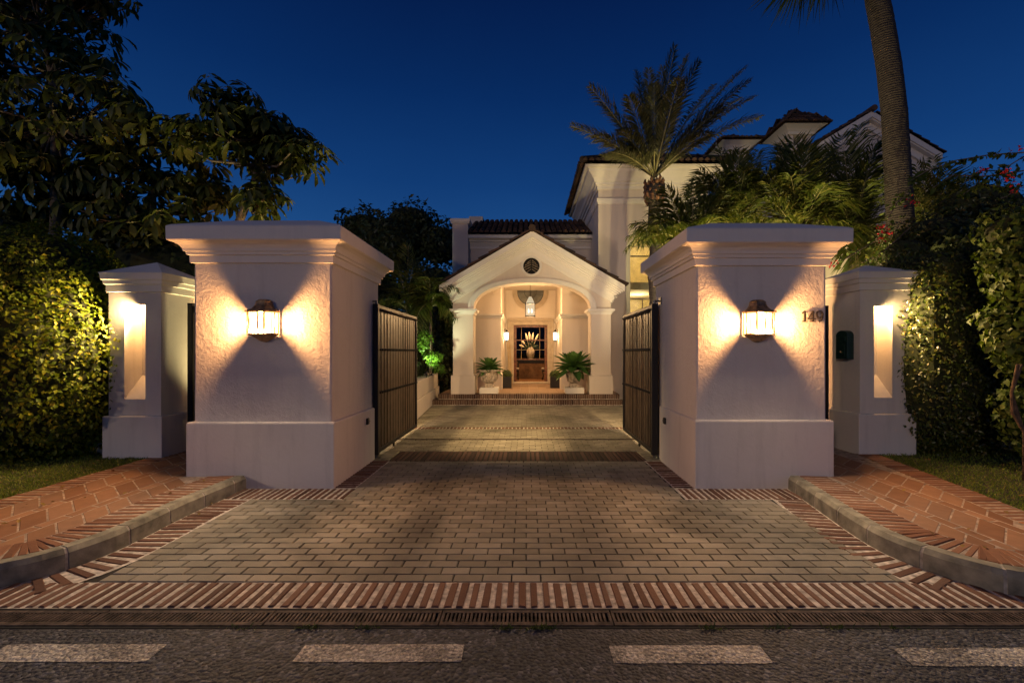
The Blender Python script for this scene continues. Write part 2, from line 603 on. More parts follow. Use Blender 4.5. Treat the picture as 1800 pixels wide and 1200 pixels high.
def foliage(name, ells, n, L, W, mat, parent, depth=0.2, k=2.0, amp=0.12, s=1.6, hang=0.7, spread=0.8, zmin=None, droop=0.25):
    P, Nn = blob(ells, n * 2, depth, k, amp, s)
    view = unit(np.array([0, 0, CAM_H]) - P)
    keep = (Nn * view).sum(axis=1) > -0.3                 # leaves on the far side, never seen, are left out
    P, Nn = P[keep][:n], Nn[keep][:n]
    if zmin is not None:
        ok = P[:, 2] > zmin
        P, Nn = P[ok], Nn[ok]
    m = len(P)
    nrm = unit(Nn + rng.normal(size=(m, 3)) * spread * 0.6 + np.array([0, 0, 0.35]))
    tan = rng.normal(size=(m, 3)) * 0.8 + Nn * 0.35 + np.array([0, 0, -hang])
    tan = unit(tan - nrm * (tan * nrm).sum(axis=1, keepdims=True))
    sc = 0.6 + 0.7 * rng.random(m)
    V, T = leaf_arrays(P, tan, nrm, L * sc, W * sc, 0.16, droop)
    return np_mesh(name, V, T, mat, parent)


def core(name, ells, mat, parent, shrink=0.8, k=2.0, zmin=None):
    """solid lumps added inside a plant, dark colour standing in for its inner shade"""
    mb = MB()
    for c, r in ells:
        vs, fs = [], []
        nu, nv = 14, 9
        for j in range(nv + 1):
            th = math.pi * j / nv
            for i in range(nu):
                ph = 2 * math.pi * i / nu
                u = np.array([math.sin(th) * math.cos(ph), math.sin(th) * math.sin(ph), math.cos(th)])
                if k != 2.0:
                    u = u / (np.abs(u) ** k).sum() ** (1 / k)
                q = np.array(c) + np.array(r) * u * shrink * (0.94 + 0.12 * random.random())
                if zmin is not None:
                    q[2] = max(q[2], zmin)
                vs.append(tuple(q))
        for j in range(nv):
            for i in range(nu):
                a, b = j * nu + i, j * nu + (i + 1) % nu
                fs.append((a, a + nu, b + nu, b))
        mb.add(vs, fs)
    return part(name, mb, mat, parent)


class Fronds:
    def __init__(self):
        self.V, self.T, self.n = [], [], 0
        self.rib = MB()

    def push(self, V, T):
        self.V.append(V)
        self.T.append(T + self.n)
        self.n += len(V)

    def frond(self, p0, p1, p2, npairs=34, ll=0.42, lw=0.028, start=0.14, rise=0.35, sag=0.25, rib=0.014, fwd=0.9, gap=0.0, up=None):
        """pinnate frond on the quadratic bezier p0 p1 p2"""
        p0, p1, p2 = (np.array(p, float) for p in (p0, p1, p2))
        ts = np.linspace(0, 1, 10)
        pts = [((1 - t) ** 2) * p0 + 2 * t * (1 - t) * p1 + t * t * p2 for t in ts]
        self.rib.tube([tuple(q) for q in pts], [rib * (1.25 - 1.0 * t) for t in ts], 5, False)
        t = start + (1 - start) * (np.arange(npairs) + 0.5) / npairs
        t = np.clip(t + rng.normal(size=npairs) * 0.006, 0, 1)[:, None]
        P = (1 - t) ** 2 * p0 + 2 * t * (1 - t) * p1 + t * t * p2
        D = unit(2 * (1 - t) * (p1 - p0) + 2 * t * (p2 - p1))
        upv = np.array([0, 0, 1.0]) if up is None else np.array(up, float)
        side = np.cross(D, upv)
        side = np.where(np.linalg.norm(side, axis=1, keepdims=True) < 0.15, np.cross(D, np.array([0.3, 1, 0.2])), side)
        side = unit(side)
        nup = unit(np.cross(side, D))
        env = np.sin(np.pi * np.clip(0.16 + 0.8 * (t[:, 0] - start) / (1 - start), 0, 1)) ** 0.6
        for s in (-1, 1):
            d = unit(side * s * (0.75 + 0.25 * rng.random((npairs, 1))) + D * fwd + nup * (rise + 0.25 * rng.normal(size=(npairs, 1))))
            L = ll * env * (0.85 + 0.3 * rng.random(npairs))
            keep = rng.random(npairs) > gap
            V, T = leaf_arrays(P[keep], d[keep], nup[keep], L[keep], np.full(keep.sum(), lw), 0.2, sag)
            self.push(V, T)

    def build(self, parent, mat, ribmat, name='fronds', ribname='rib'):
        np_mesh(name, np.concatenate(self.V), np.concatenate(self.T), mat, parent)
        if self.rib.v:
            part(ribname, self.rib, ribmat, parent, smooth=True)


# ------------------------------------------------------------------ camera, world
cam = bpy.data.cameras.new('camera')
cam.sensor_width = 36
cam.lens = F / 1800 * 36
cam.shift_x = -25 / 1800
cam.shift_y = 18 / 1800
cam.clip_end = 3000
co = bpy.data.objects.new('camera', cam)
co.location = (0, 0, CAM_H)
co.rotation_euler = (R(90), 0, 0)
COL.objects.link(co)
SC.camera = co

w = bpy.data.worlds.new('World')
SC.world = w
w.use_nodes = True
nt = w.node_tree
bg = nt.nodes['Background']
tc = nt.nodes.new('ShaderNodeTexCoord')
sx = nt.nodes.new('ShaderNodeSeparateXYZ')
nt.links.new(tc.outputs['Generated'], sx.inputs[0])
skyc = ramp(nt, sx.outputs['Z'], [(0.0, (0.026, 0.095, 0.26)), (0.2, (0.015, 0.08, 0.25)), (0.35, (0.006, 0.046, 0.18)), (0.5, (0.0026, 0.025, 0.118)), (0.65, (0.0014, 0.0115, 0.067)), (1.0, (0.0015, 0.008, 0.045))])
cl = noise(nt, 1.7, 5, 0.6, tc.outputs['Generated'], 0.5)
skyc = mixc(nt, 0.5, skyc, mixc(nt, 1.0, skyc, ramp(nt, cl, [(0.3, (0.72, 0.74, 0.78)), (0.75, (1.0, 1.0, 1.0))]), 'MULTIPLY'))
nt.links.new(skyc, bg.inputs['Color'])
bg.inputs['Strength'].default_value = 1.0

street_light_sun = bpy.data.lights.new('street_light_sun', 'SUN')  # stands in for the street light behind the camera
street_light_sun.energy = 0.36
street_light_sun.angle = R(3.2)
street_light_sun.color = (1.0, 0.74, 0.56)
so = bpy.data.objects.new('street_light_sun', street_light_sun)
COL.objects.link(so)
so.rotation_mode = 'QUATERNION'
so.rotation_quaternion = Vector((0.58, 0.81, -0.22)).to_track_quat('-Z', 'Y')

SC.view_settings.view_transform = 'Standard'
SC.view_settings.look = 'None'
SC.view_settings.exposure = 0
SC.view_settings.gamma = 1
SC.cycles.use_denoising = True
SC.cycles.max_bounces = 6
SC.cycles.diffuse_bounces = 3
SC.cycles.glossy_bounces = 3
SC.cycles.transparent_max_bounces = 12
SC.cycles.caustics_reflective = False
SC.cycles.caustics_refractive = False
SC.cycles.sample_clamp_indirect = 4.0

WARM = (1.0, 0.47, 0.17)
AMBER = (1.0, 0.68, 0.36)

# ------------------------------------------------------------------ ground
PZ = 0.14                                                  # raised pavement
struct('ground', MB().add([(-400, -400, -0.06), (400, -400, -0.06), (400, 400, -0.06), (-400, 400, -0.06)], [(0, 1, 2, 3)]), 'plain', 'dark earth reaching away behind the gardens')
nx = 60
road = MB().add([(-60, -20, -0.004), (60, -20, -0.004), (60, 2.452, -0.004), (-60, 2.452, -0.004)], [(0, 1, 2, 3)])
struct('road', road, 'asphalt', 'dark coarse asphalt road in the foreground', 'road')
for i, (x0, x1, yo) in enumerate([(-4.35, -3.52, 0.0), (-2.75, -1.91, 0), (-1.17, -0.325, 0), (0.44, 1.235, -0.01), (1.92, 2.75, -0.03)]):
    mb = MB()
    n = 14
    top, bot = [], []
    for k in range(n + 1):
        x = x0 + (x1 - x0) * k / n
        e = 0.004 if k in (0, n) else 0.0
        top.append((x + random.uniform(-1, 1) * 0.004, 2.322 + yo + random.uniform(-1, 1) * 0.0025 - e, -0.0012))
        bot.append((x + random.uniform(-1, 1) * 0.004, 2.188 + yo + random.uniform(-1, 1) * 0.0025 + e, -0.0012))
    mb.add(bot + top, [(k, k + 1, n + 2 + k, n + 1 + k) for k in range(n)])
    struct('road_marking', mb, 'paint', 'worn pale painted dash on the asphalt', 'road marking')


def brick(mb, c, t, n, hl, hw, z, ch=0.005, jit=0.003, h=0.03):
    """one brick: centre, axis t (half length hl), axis n (half width hw), chamfered top at height z"""
    z += random.uniform(-1, 1) * jit * 0.7
    vs = []
    for k, (zz, ins) in enumerate(((z - h, 0), (z - ch, 0), (z, ch))):
        for a, b in ((-1, -1), (1, -1), (1, 1), (-1, 1)):
            p = c + t * (a * (hl - ins)) + n * (b * (hw - ins))
            vs.append((p.x, p.y, zz))
    if jit:
        for i in range(4):
            dx, dy = random.uniform(-1, 1) * jit, random.uniform(-1, 1) * jit
            for k in range(3):
                x, y, zz = vs[i + 4 * k]
                vs[i + 4 * k] = (x + dx, y + dy, zz)
    fs = [(8, 9, 10, 11)]
    for i in range(4):
        j = (i + 1) % 4
        fs += [(i, j, j + 4, i + 4), (i + 4, j + 4, j + 8, i + 8)]
    # keep the winding upward whatever the axes
    if t.x * n.y - t.y * n.x < 0:
        fs = [tuple(reversed(f)) for f in fs]
    mb.add(vs, fs)


VX, VY = Vector((1, 0, 0)), Vector((0, 1, 0))
drive_sheet = MB()


def sheet(mb, x0, x1, y0, y1, z):
    mb.add([(x0, y0, z), (x1, y0, z), (x1, y1, z), (x0, y1, z)], [(0, 1, 2, 3)])


# concrete pavers, running bond
pav = MB()


def pavers(x0, x1, y0, y1, off=0.0):
    row = 0
    y = y0
    while y < y1 - 0.02:
        h = min(0.1, y1 - y)
        x = x0 - (0.1 if row % 2 else 0.0) - off
        while x < x1 - 0.01:
            a, b = max(x, x0), min(x + 0.2, x1)
            if b - a > 0.03:
                brick(pav, Vector(((a + b) / 2, y + h / 2, 0)), VX, VY, (b - a) / 2 - 0.0042, h / 2 - 0.0042, 0.0, 0.004, 0.0016, 0.02)
            x += 0.2
        y += 0.1
        row += 1


pavers(-2.9, 2.56, 2.95, 4.6)
pavers(-1.94, 1.68, 4.6, 6.2)
pavers(-2.75, 2.4, 6.82, 7.7)
pavers(-3.0, 4.6, 7.78, 8.8)
pavers(-3.0, 6.4, 9.0, 12.6)
struct('driveway', pav, 'paver', 'grey brown concrete block paving of the driveway', 'driveway')
mb = MB()
sheet(mb, -3.0, 6.4, 2.64, 13.2, -0.012)
struct('paving_bed', mb, 'joint', 'dark sand in the joints of the driveway paving', 'driveway')

# brick bands laid flush with the drive
band = MB()
mort = MB()


def soldier(mb, x0, x1, y0, y1, along='x', step=0.077, bw=0.044, z=0.002, jit=0.004):
    """bricks side by side along an axis, each spanning the band's width"""
    if along == 'x':
        x = x0
        while x < x1 - 0.02:
            s = step * random.uniform(0.92, 1.08)
            brick(mb, Vector((x + s / 2, (y0 + y1) / 2, 0)), VY, VX, (y1 - y0) / 2 - 0.008, min(bw * random.uniform(0.88, 1.1), s - 0.012) / 2, z, 0.006, jit)
            x += s
    else:
        y = y0
        while y < y1 - 0.02:
            s = step * random.uniform(0.92, 1.08)
            brick(mb, Vector(((x0 + x1) / 2, y + s / 2, 0)), VX, VY, (x1 - x0) / 2 - 0.008, min(bw * random.uniform(0.88, 1.1), s - 0.012) / 2, z, 0.006, jit)
            y += s


soldier(band, -4.6, 4.4, 2.652, 2.945)
sheet(mort, -4.6, 4.4, 2.646, 2.95, -0.006)
soldier(band, -2.2, -1.95, 4.98, 6.2, 'y', 0.07, 0.042)
soldier(band, 1.69, 1.915, 4.98, 6.2, 'y', 0.07, 0.042)
sheet(mort, -2.2, -1.94, 4.6, 6.22, -0.005)
sheet(mort, 1.68, 1.93, 4.6, 6.22, -0.005)
soldier(band, -3.2, -1.96, 4.61, 4.955, 'x', 0.07, 0.04)
soldier(band, 1.7, 3.0, 4.61, 4.955, 'x', 0.07, 0.04)
sheet(mort, -3.25, -2.2, 4.6, 4.97, -0.007)
sheet(mort, 1.93, 3.0, 4.6, 4.97, -0.007)
dark = MB()
soldier(dark, -1.95, 1.7, 6.21, 6.81, 'x', 0.07, 0.05, 0.0)
o = struct('brick_threshold', dark, 'shaded_brick', 'dark red brick band, darkened for shade, across the drive between the gate hinges', 'paving')
soldier(band, -3.0, 4.6, 8.81, 8.99, 'x', 0.075, 0.055)
sheet(mort, -3.0, 4.6, 8.8, 9.0, -0.006)
# concrete hinge pads beside the threshold, gate rail slot
pads = MB()
pads.box(-2.42, -1.97, 6.22, 6.8, -0.03, 0.004)
pads.box(1.72, 2.2, 6.22, 6.8, -0.03, 0.004)
struct('hinge_pad', pads, 'kerb', 'pale concrete pads beneath the gate hinges', 'paving', 0.004)
slot = MB()
slot.box(-3.0, 2.9, 7.71, 7.73, -0.03, 0.006)
slot.box(-3.0, 2.9, 7.75, 7.77, -0.03, 0.006)
struct('gate_rail', slot, 'iron', 'dark steel slot channel crossing the drive behind the gates', 'rail')


# kerbs and raised pavements ------------------------------------------------
def smooth_poly(pts, step=0.03):
    P = [Vector((a, b, 0)) for a, b in pts]
    out = []
    for i in range(len(P) - 1):
        a, b = P[max(i - 1, 0)], P[i]
        c, d = P[i + 1], P[min(i + 2, len(P) - 1)]
        n = max(2, int((c - b).length / step))
        for k in range(n):
            t = k / n
            out.append(0.5 * ((2 * b) + (-a + c) * t + (2 * a - 5 * b + 4 * c - d) * t * t + (-a + 3 * b - 3 * c + d) * t ** 3))
    out.append(P[-1])
    return out


def frames(poly):
    fr, s = [], 0
    for i, p in enumerate(poly):
        t = (poly[min(i + 1, len(poly) - 1)] - poly[max(i - 1, 0)]).normalized()
        if i:
            s += (p - poly[i - 1]).length
        fr.append((s, p, t))
    return fr


def along(fr, s):
    for i in range(1, len(fr)):
        if fr[i][0] >= s:
            a, b = fr[i - 1], fr[i]
            k = (s - a[0]) / max(b[0] - a[0], 1e-6)
            return a[1].lerp(b[1], k), a[2].lerp(b[2], k).normalized()
    return fr[-1][1], fr[-1][2]


kerb_l = smooth_poly([(-3.16, 5.2), (-3.2, 4.6), (-3.22, 4.1), (-3.2, 3.6), (-3.22, 3.32), (-3.31, 3.06), (-3.47, 2.88), (-3.72, 2.74), (-4.1, 2.67), (-4.8, 2.655), (-6.5, 2.655)])
kerb_r = smooth_poly([(3.0, 5.2), (2.95, 4.8), (2.87, 4.3), (2.79, 3.8), (2.76, 3.45), (2.81, 3.2), (2.93, 2.96), (3.1, 2.79), (3.4, 2.69), (3.9, 2.66), (5.0, 2.655), (6.5, 2.655)])
terr = MB()
bord = MB()
bmort = MB()
sidemort = MB()
for side, poly in ((-1, kerb_l), (1, kerb_r)):
    fr = frames(poly)
    total = fr[-1][0]

    def nrm(t):                                           # away from the drive
        n = Vector((-t.y, t.x, 0))
        return n if n.x * side > 0 or (abs(n.x) < 0.3 and n.y > 0) else -n
    # kerb stones
    kmb, joints = MB(), MB()
    s = 0.0
    seglen = 0.42
    while s < total - 0.05:
        e = min(s + seglen, total)
        for (a, b, tgt, ins) in ((s, e - 0.02, kmb, 0.0), (e - 0.02, e, joints, 0.004)):
            nseg = max(1, int((b - a) / 0.05))
            vs, fs = [], []
            for k in range(nseg + 1):
                p, t = along(fr, a + (b - a) * k / nseg)
                n = nrm(t)
                for d, z in ((ins, -0.05), (ins + 0.006, PZ - 0.03), (0.03, PZ + 0.006 - ins), (0.115, PZ + 0.006 - ins), (0.12, -0.05)):
                    q = p + n * d
                    vs.append((q.x, q.y, z))
            for k in range(nseg):
                for j in range(4):
                    q = (k * 5 + j, k * 5 + j + 1, (k + 1) * 5 + j + 1, (k + 1) * 5 + j)
                    fs.append(q if side < 0 else q[::-1])
            fs.append((0, 1, 2, 3, 4) if side > 0 else (4, 3, 2, 1, 0))
            m5 = nseg * 5
            fs.append((m5 + 4, m5 + 3, m5 + 2, m5 + 1, m5) if side > 0 else (m5, m5 + 1, m5 + 2, m5 + 3, m5 + 4))
            tgt.add(vs, fs)
        s = e
    where = 'left' if side < 0 else 'right'
    k = struct('kerb', kmb, 'kerb', f'curved concrete kerb edging the brick pavement on the {where} of the drive', 'kerb')
    part('mortar_joint', joints, 'kerb_joint', k)
    # gutter bricks and pavement border bricks follow the kerb
    s = 0.24
    while s < total - 0.1:
        st = 0.08
        p, t = along(fr, s)
        n = nrm(t)
        if p.y < 4.62 and p.y > 2.96 and (abs(p.x) < 3.4):
            brick(band, p - n * 0.15, n, t, 0.135, 0.027, 0.001, 0.006, 0.004)
        if p.y < 4.97:
            brick(bord, p + n * 0.275, n, t, 0.145, 0.025 * random.uniform(0.85, 1.1), PZ + 0.004, 0.006, 0.005)
        s += st
    gut = MB()
    vs = []
    pts = [along(fr, 0.2 + (total - 0.4) * k / 60) for k in range(61)]
    for p, t in pts:
        n = nrm(t)
        a, b = p - n * 0.32, p
        vs += [(a.x, max(a.y, 2.95), -0.0065), (b.x, b.y, -0.0065)]
    for k in range(60):
        q = (2 * k, 2 * k + 1, 2 * k + 3, 2 * k + 2)
        mort.add([vs[i] for i in q], [(0, 1, 2, 3) if side > 0 else (3, 2, 1, 0)])
    for k in range(60):
        quad = []
        for p, t, d in ((*pts[k], 0.115), (*pts[k], 0.435), (*pts[k + 1], 0.435), (*pts[k + 1], 0.115)):
            q = p + nrm(t) * d
            quad.append((q.x, q.y, PZ - 0.0018))
        bmort.add(quad, [(0, 1, 2, 3) if side < 0 else (3, 2, 1, 0)])
    # field: rows of big slanted tiles between single brick rows
    edge = 5.03 if side < 0 else None

    def outer(y):
        return -5.03 if side < 0 else 4.42 + (y - 3.88) * 0.2
    rows = [0.32, 0.1, 0.33, 0.1, 0.33, 0.1, 0.33]

    def inner(y):
        best = min(fr, key=lambda q: abs(q[1].y - y) + (0 if abs(q[1].x) < 3.5 else 3))
        return best[1].x

    def ok(x, y, lo=0.36):
        # inside the band between kerb border and the lawn border
        if side * (outer(y) - x) < 0.26:
            return False
        q = min(fr[::2], key=lambda q: (Vector((x, y, 0)) - q[1]).length_squared)
        return (Vector((x, y, 0)) - q[1]).dot(nrm(q[2])) > lo
    off = 0.0
    ri = 0
    rowoff = 0.28
    while rowoff < 2.4 + 1.0:
        wid = rows[ri % len(rows)] if ri < len(rows) else (0.33 if ri % 2 == 0 else 0.1)
        ty = 2.4 + (ri % 4) * 0.055
        big = wid > 0.2
        step = 0.215 if big else 0.24
        while ty < 7.0:
            yc = ty + step / 2
            xa = outer(yc) - side * rowoff if False else (outer(4.6) - side * rowoff)
            xb = xa - side * wid
            xc = (xa + xb) / 2
            if ok(xc, yc + (0.0), 0.34 if big else 0.37) and not (side < 0 and xc > -3.88 and yc > 4.85) and not (side > 0 and xc < 3.52 and yc > 4.85):
                sk = wid * 0.85 if big else 0.02
                g = 0.0075
                zz = PZ - 0.0045 + random.uniform(-1, 1) * 0.0015
                # xa is the lawn side, whose end lies further back: slanted joints
                P4 = [(xa, ty + sk / 2 + g), (xb, ty - sk / 2 + g), (xb, ty + step - sk / 2 - g), (xa, ty + step + sk / 2 - g)]
                P4 = [(x + (-side * 0.008 if i in (0, 3) else side * 0.008), y) for i, (x, y) in enumerate(P4)]
                cx, cy = sum(p[0] for p in P4) / 4, sum(p[1] for p in P4) / 4
                vs = [(x, y, zz - 0.02) for x, y in P4] + [(x, y, zz - 0.004) for x, y in P4] + [(cx + (x - cx) * 0.97, cy + (y - cy) * 0.96, zz) for x, y in P4]
                fs = [(8, 9, 10, 11)] + [(i, (i + 1) % 4, (i + 1) % 4 + 4, i + 4) for i in range(4)] + [(i + 4, (i + 1) % 4 + 4, (i + 1) % 4 + 8, i + 8) for i in range(4)]
                if side > 0:
                    fs = [tuple(reversed(f)) for f in fs]
                if side < 0:
                    pass
                terr.add(vs, fs)
            ty += step
        rowoff += wid
        ri += 1
    # border bricks along the lawn
    for ya_ in np.arange(2.9, 6.6, 0.2):
        xs0, xs1 = outer(ya_), outer(ya_ + 0.2)
        bmort.add([(xs0, ya_, PZ - 0.0015), (xs0 - side * 0.3, ya_, PZ - 0.0015), (xs1 - side * 0.3, ya_ + 0.2, PZ - 0.0015), (xs1, ya_ + 0.2, PZ - 0.0015)], [(0, 1, 2, 3) if side < 0 else (3, 2, 1, 0)])
    y = 2.9
    while y < 6.6:
        x1 = outer(y)
        brick(bord, Vector((x1 - side * 0.145, y, 0)), VX, VY, 0.14, 0.025 * random.uniform(0.85, 1.1), PZ + 0.004, 0.006, 0.005)
        y += 0.078
    # bricks in front of the pillar on the pavement
    xa, xb = (-3.86, -3.3) if side < 0 else (3.1, 3.5)
    pol = [along(fr, 0.15 + (total - 0.15) * k / 50) for k in range(51)]
    vs = []
    for p, t in pol:
        q = p + nrm(t) * 0.115
        vs.append((q.x, q.y, PZ - 0.007))
    far = [(side * 7.0, 2.655, PZ - 0.007), (side * 7.0, 3.6, PZ - 0.007), (outer(3.6), 3.6, PZ - 0.007), (outer(6.6), 6.6, PZ - 0.007), (outer(6.6), 7.2, PZ - 0.007), (side * 3.2, 7.2, PZ - 0.007)]
    n = len(vs)
    sidemort.add(vs + far, [tuple(range(n + 6)) if side > 0 else tuple(reversed(range(n + 6)))])
struct('pavement', terr, 'terracotta', 'raised terracotta tile and brick pavement either side of the drive', 'pavement')
struct('pavement_border', bord, 'border', 'thin terracotta brick border of the raised pavement', 'pavement')
struct('border_mortar', bmort, 'dusty_mortar', 'pale mortar between the border bricks of the pavement', 'pavement')
struct('pavement_mortar', sidemort, 'dusty_mortar', 'pale mortar bed of the terracotta pavement', 'pavement')
struct('brick_band', band, 'brick', 'bands of thin red bricks edging the driveway paving', 'paving')
struct('brick_mortar', mort, 'mortar', 'pale mortar between the thin red bricks', 'paving')

# lawns
for side in (-1, 1):
    lx = (lambda y: -5.03) if side < 0 else (lambda y: 4.42 + (y - 3.88) * 0.2)
    pts = [(lx(y), y) for y in (3.6, 4.4, 5.2, 6.0, 6.7)]
    poly = [(x, y, PZ - 0.012) for x, y in pts] + [(side * 12, 6.7, PZ - 0.012), (side * 12, 3.6, PZ - 0.012)]
    lawn = MB().add(poly, [tuple(range(7)) if side < 0 else tuple(reversed(range(7)))])
    struct('lawn', lawn, 'soil', 'earth of the lawn on the ' + ('left' if side < 0 else 'right') + ' of the drive', 'lawn')
    n = 16000 if side < 0 else 11000
    yy = 3.6 + rng.random(n) * 2.6
    edge = np.full(n, -5.03) if side < 0 else 4.42 + (yy - 3.88) * 0.2
    xx = edge + side * (0.0 + rng.random(n) ** 1.3 * 2.6)
    P = np.stack([xx, yy, np.full(n, PZ - 0.012)], 1)
    T = unit(np.stack([rng.normal(size=n) * 0.7, rng.normal(size=n) * 0.7, np.full(n, 1.0)], 1))
    Nn = unit(rng.normal(size=(n, 3)))
    V, Tr = leaf_arrays(P, T, Nn, 0.02 + 0.03 * rng.random(n), np.full(n, 0.009), 0.1, 0.25)
    g = np_mesh('grass', V, Tr, 'grass')
    tag(g, 'short clipped grass beside the brick pavement on the ' + ('left' if side < 0 else 'right'), 'grass', kind='stuff')

# fallen leaves on the lawns and pavements
n = 110
sd = np.where(rng.random(n) < 0.6, -1, 1)
fx = sd * (3.0 + rng.random(n) * 3.0)
fy = 3.0 + rng.random(n) * 3.0
okl = ~((np.abs(fx) < 3.95) & (fy > 4.8))
fx, fy, sd = fx[okl], fy[okl], sd[okl]
edge = np.where(sd < 0, 3.4, 3.1)
P = np.stack([fx, fy, np.where(np.abs(fx) > edge, PZ + 0.012, 0.006)], 1)
n = len(P)
T = np.stack([rng.normal(size=n), rng.normal(size=n), np.abs(rng.normal(size=n)) * 0.15], 1)
V, Tr = leaf_arrays(P, T, rng.normal(size=(n, 3)) * 0.3 + [0, 0, 1], 0.03 + 0.03 * rng.random(n), 0.018 + 0.015 * rng.random(n), 0.25, -0.1)
tag(np_mesh('fallen_leaves', V, Tr, leafmat('dry_leaf', [(0, (0.16, 0.08, 0.03)), (0.7, (0.3, 0.2, 0.05)), (1, (0.12, 0.1, 0.03))], 0.8, 0.2)), 'small dry leaves fallen on the lawns and pavements', 'leaves', kind='stuff')

# drain channel across the front
for i in range(9):
    x0 = -4.5 + i * 1.0
    g = thing('drain_grate', ['brown slotted drain grate section furthest left in view', 'slotted drain grate section at the foot of the left kerb curve', 'slotted drain grate section left of the left painted dash', 'slotted drain grate section behind the left middle road dash',
                              'slotted drain grate section at the middle of the drive entrance', 'slotted drain grate section behind the right middle road dash', 'slotted drain grate section right of the right middle road dash', 'slotted drain grate section at the foot of the right kerb curve', 'brown slotted drain grate section furthest right in view'][i], 'drain grate', (x0, 2.455, 0), 'slotted grate sections of the road drain')
    fr = MB()
    fr.box(x0 + 0.003, x0 + 0.997, 2.478, 2.512, -0.02, 0.001)
    fr.box(x0 + 0.003, x0 + 0.997, 2.596, 2.622, -0.02, 0.001)
    fr.box(x0 + 0.003, x0 + 0.02, 2.512, 2.596, -0.02, 0.001)
    fr.box(x0 + 0.98, x0 + 0.997, 2.512, 2.596, -0.02, 0.001)
    part('frame', fr, 'iron', g, 0.003)
    br = MB()
    x = x0 + 0.031
    while x < x0 + 0.975:
        br.box(x, x + 0.0125, 2.5125, 2.5955, -0.02, 0.0)
        x += 0.0236
    part('slotted_bars', br, 'iron', g)
ch = MB()
ch.box(-4.6, 4.6, 2.456, 2.474, -0.06, -0.003)
ch.box(-4.6, 4.6, 2.626, 2.645, -0.06, -0.002)
ch.box(-4.6, 4.6, 2.474, 2.626, -0.12, -0.055)
tag(part('drain_channel', ch, 'hole_shade', None), 'drain channel coloured black as shade between road and brick band', 'drain')  # channel blackened to give the shade below the slots
# small weeds in the drain edge
n = 260
cl = np.array([-1.6, -1.25, -0.1, 0.05, 0.1, 1.05, 1.4, -0.9, 1.75, 2.1])
ci = rng.integers(0, len(cl), n)
P = np.stack([cl[ci] + rng.normal(size=n) * 0.05, 2.452 + rng.normal(size=n) * 0.006, np.full(n, -0.004)], 1)
T = np.stack([rng.normal(size=n), rng.normal(size=n) - 0.3, np.full(n, 1.0)], 1)
V, Tr = leaf_arrays(P, T, rng.normal(size=(n, 3)), 0.015 + 0.03 * rng.random(n), np.full(n, 0.008))
tag(np_mesh('weeds', V, Tr, 'box'), 'small green weeds along the edge of the drain', 'weeds', kind='stuff')

# ------------------------------------------------------------------ gate pillars
def gate_pillar(px0, px1, sx0, sx1, yb, plinth_top, cap_top, label):
    t = thing('gate_pillar', label, 'gate pillar', ((sx0 + sx1) / 2, 5.8, 0), 'big gate pillars')
    part('plinth', MB().ring(px0, px1, 4.96, 6.3, [(0, -0.05), (0, plinth_top - 0.012), (-0.012, plinth_top)]), 'stucco', t, 0.014)
    y0, y1 = 5.01, yb
    part('shaft', MB().ring(sx0, sx1, y0, y1, [(0, -0.02), (0, 2.6)]), 'stucco_rough', t, 0.022, seg=3)
    z = cap_top - 2.946
    prof = [(0.004, 2.56 + z), (0.028, 2.566 + z), (0.03, 2.645 + z), (0.052, 2.652 + z), (0.055, 2.682 + z), (0.072, 2.688 + z), (0.078, 2.72 + z), (0.1, 2.752 + z), (0.135, 2.775 + z), (0.165, 2.784 + z), (0.168, 2.789 + z)]
    part('moulding', MB().ring(sx0, sx1, y0, y1, prof), 'trim', t)
    part('cap_slab', MB().ring(sx0, sx1, y0, y1, [(0.18, 2.79 + z), (0.182, cap_top)]), 'trim', t, 0.008)
    part('cap_roof', MB().ring(sx0, sx1, y0, y1, [(0.176, cap_top + 0.001), (0.15, cap_top + 0.02), (-0.28, cap_top + 0.19)]), 'trim', t)
    return t


gate_pillar(-3.863, -2.183, -3.81, -2.23, 6.59, 0.749, 2.946, 'big white stucco gate pillar with a lantern and no house number')
gate_pillar(1.919, 3.495, 1.95, 3.44, 6.59, 0.772, 2.915, 'big white stucco gate pillar with the number 149')


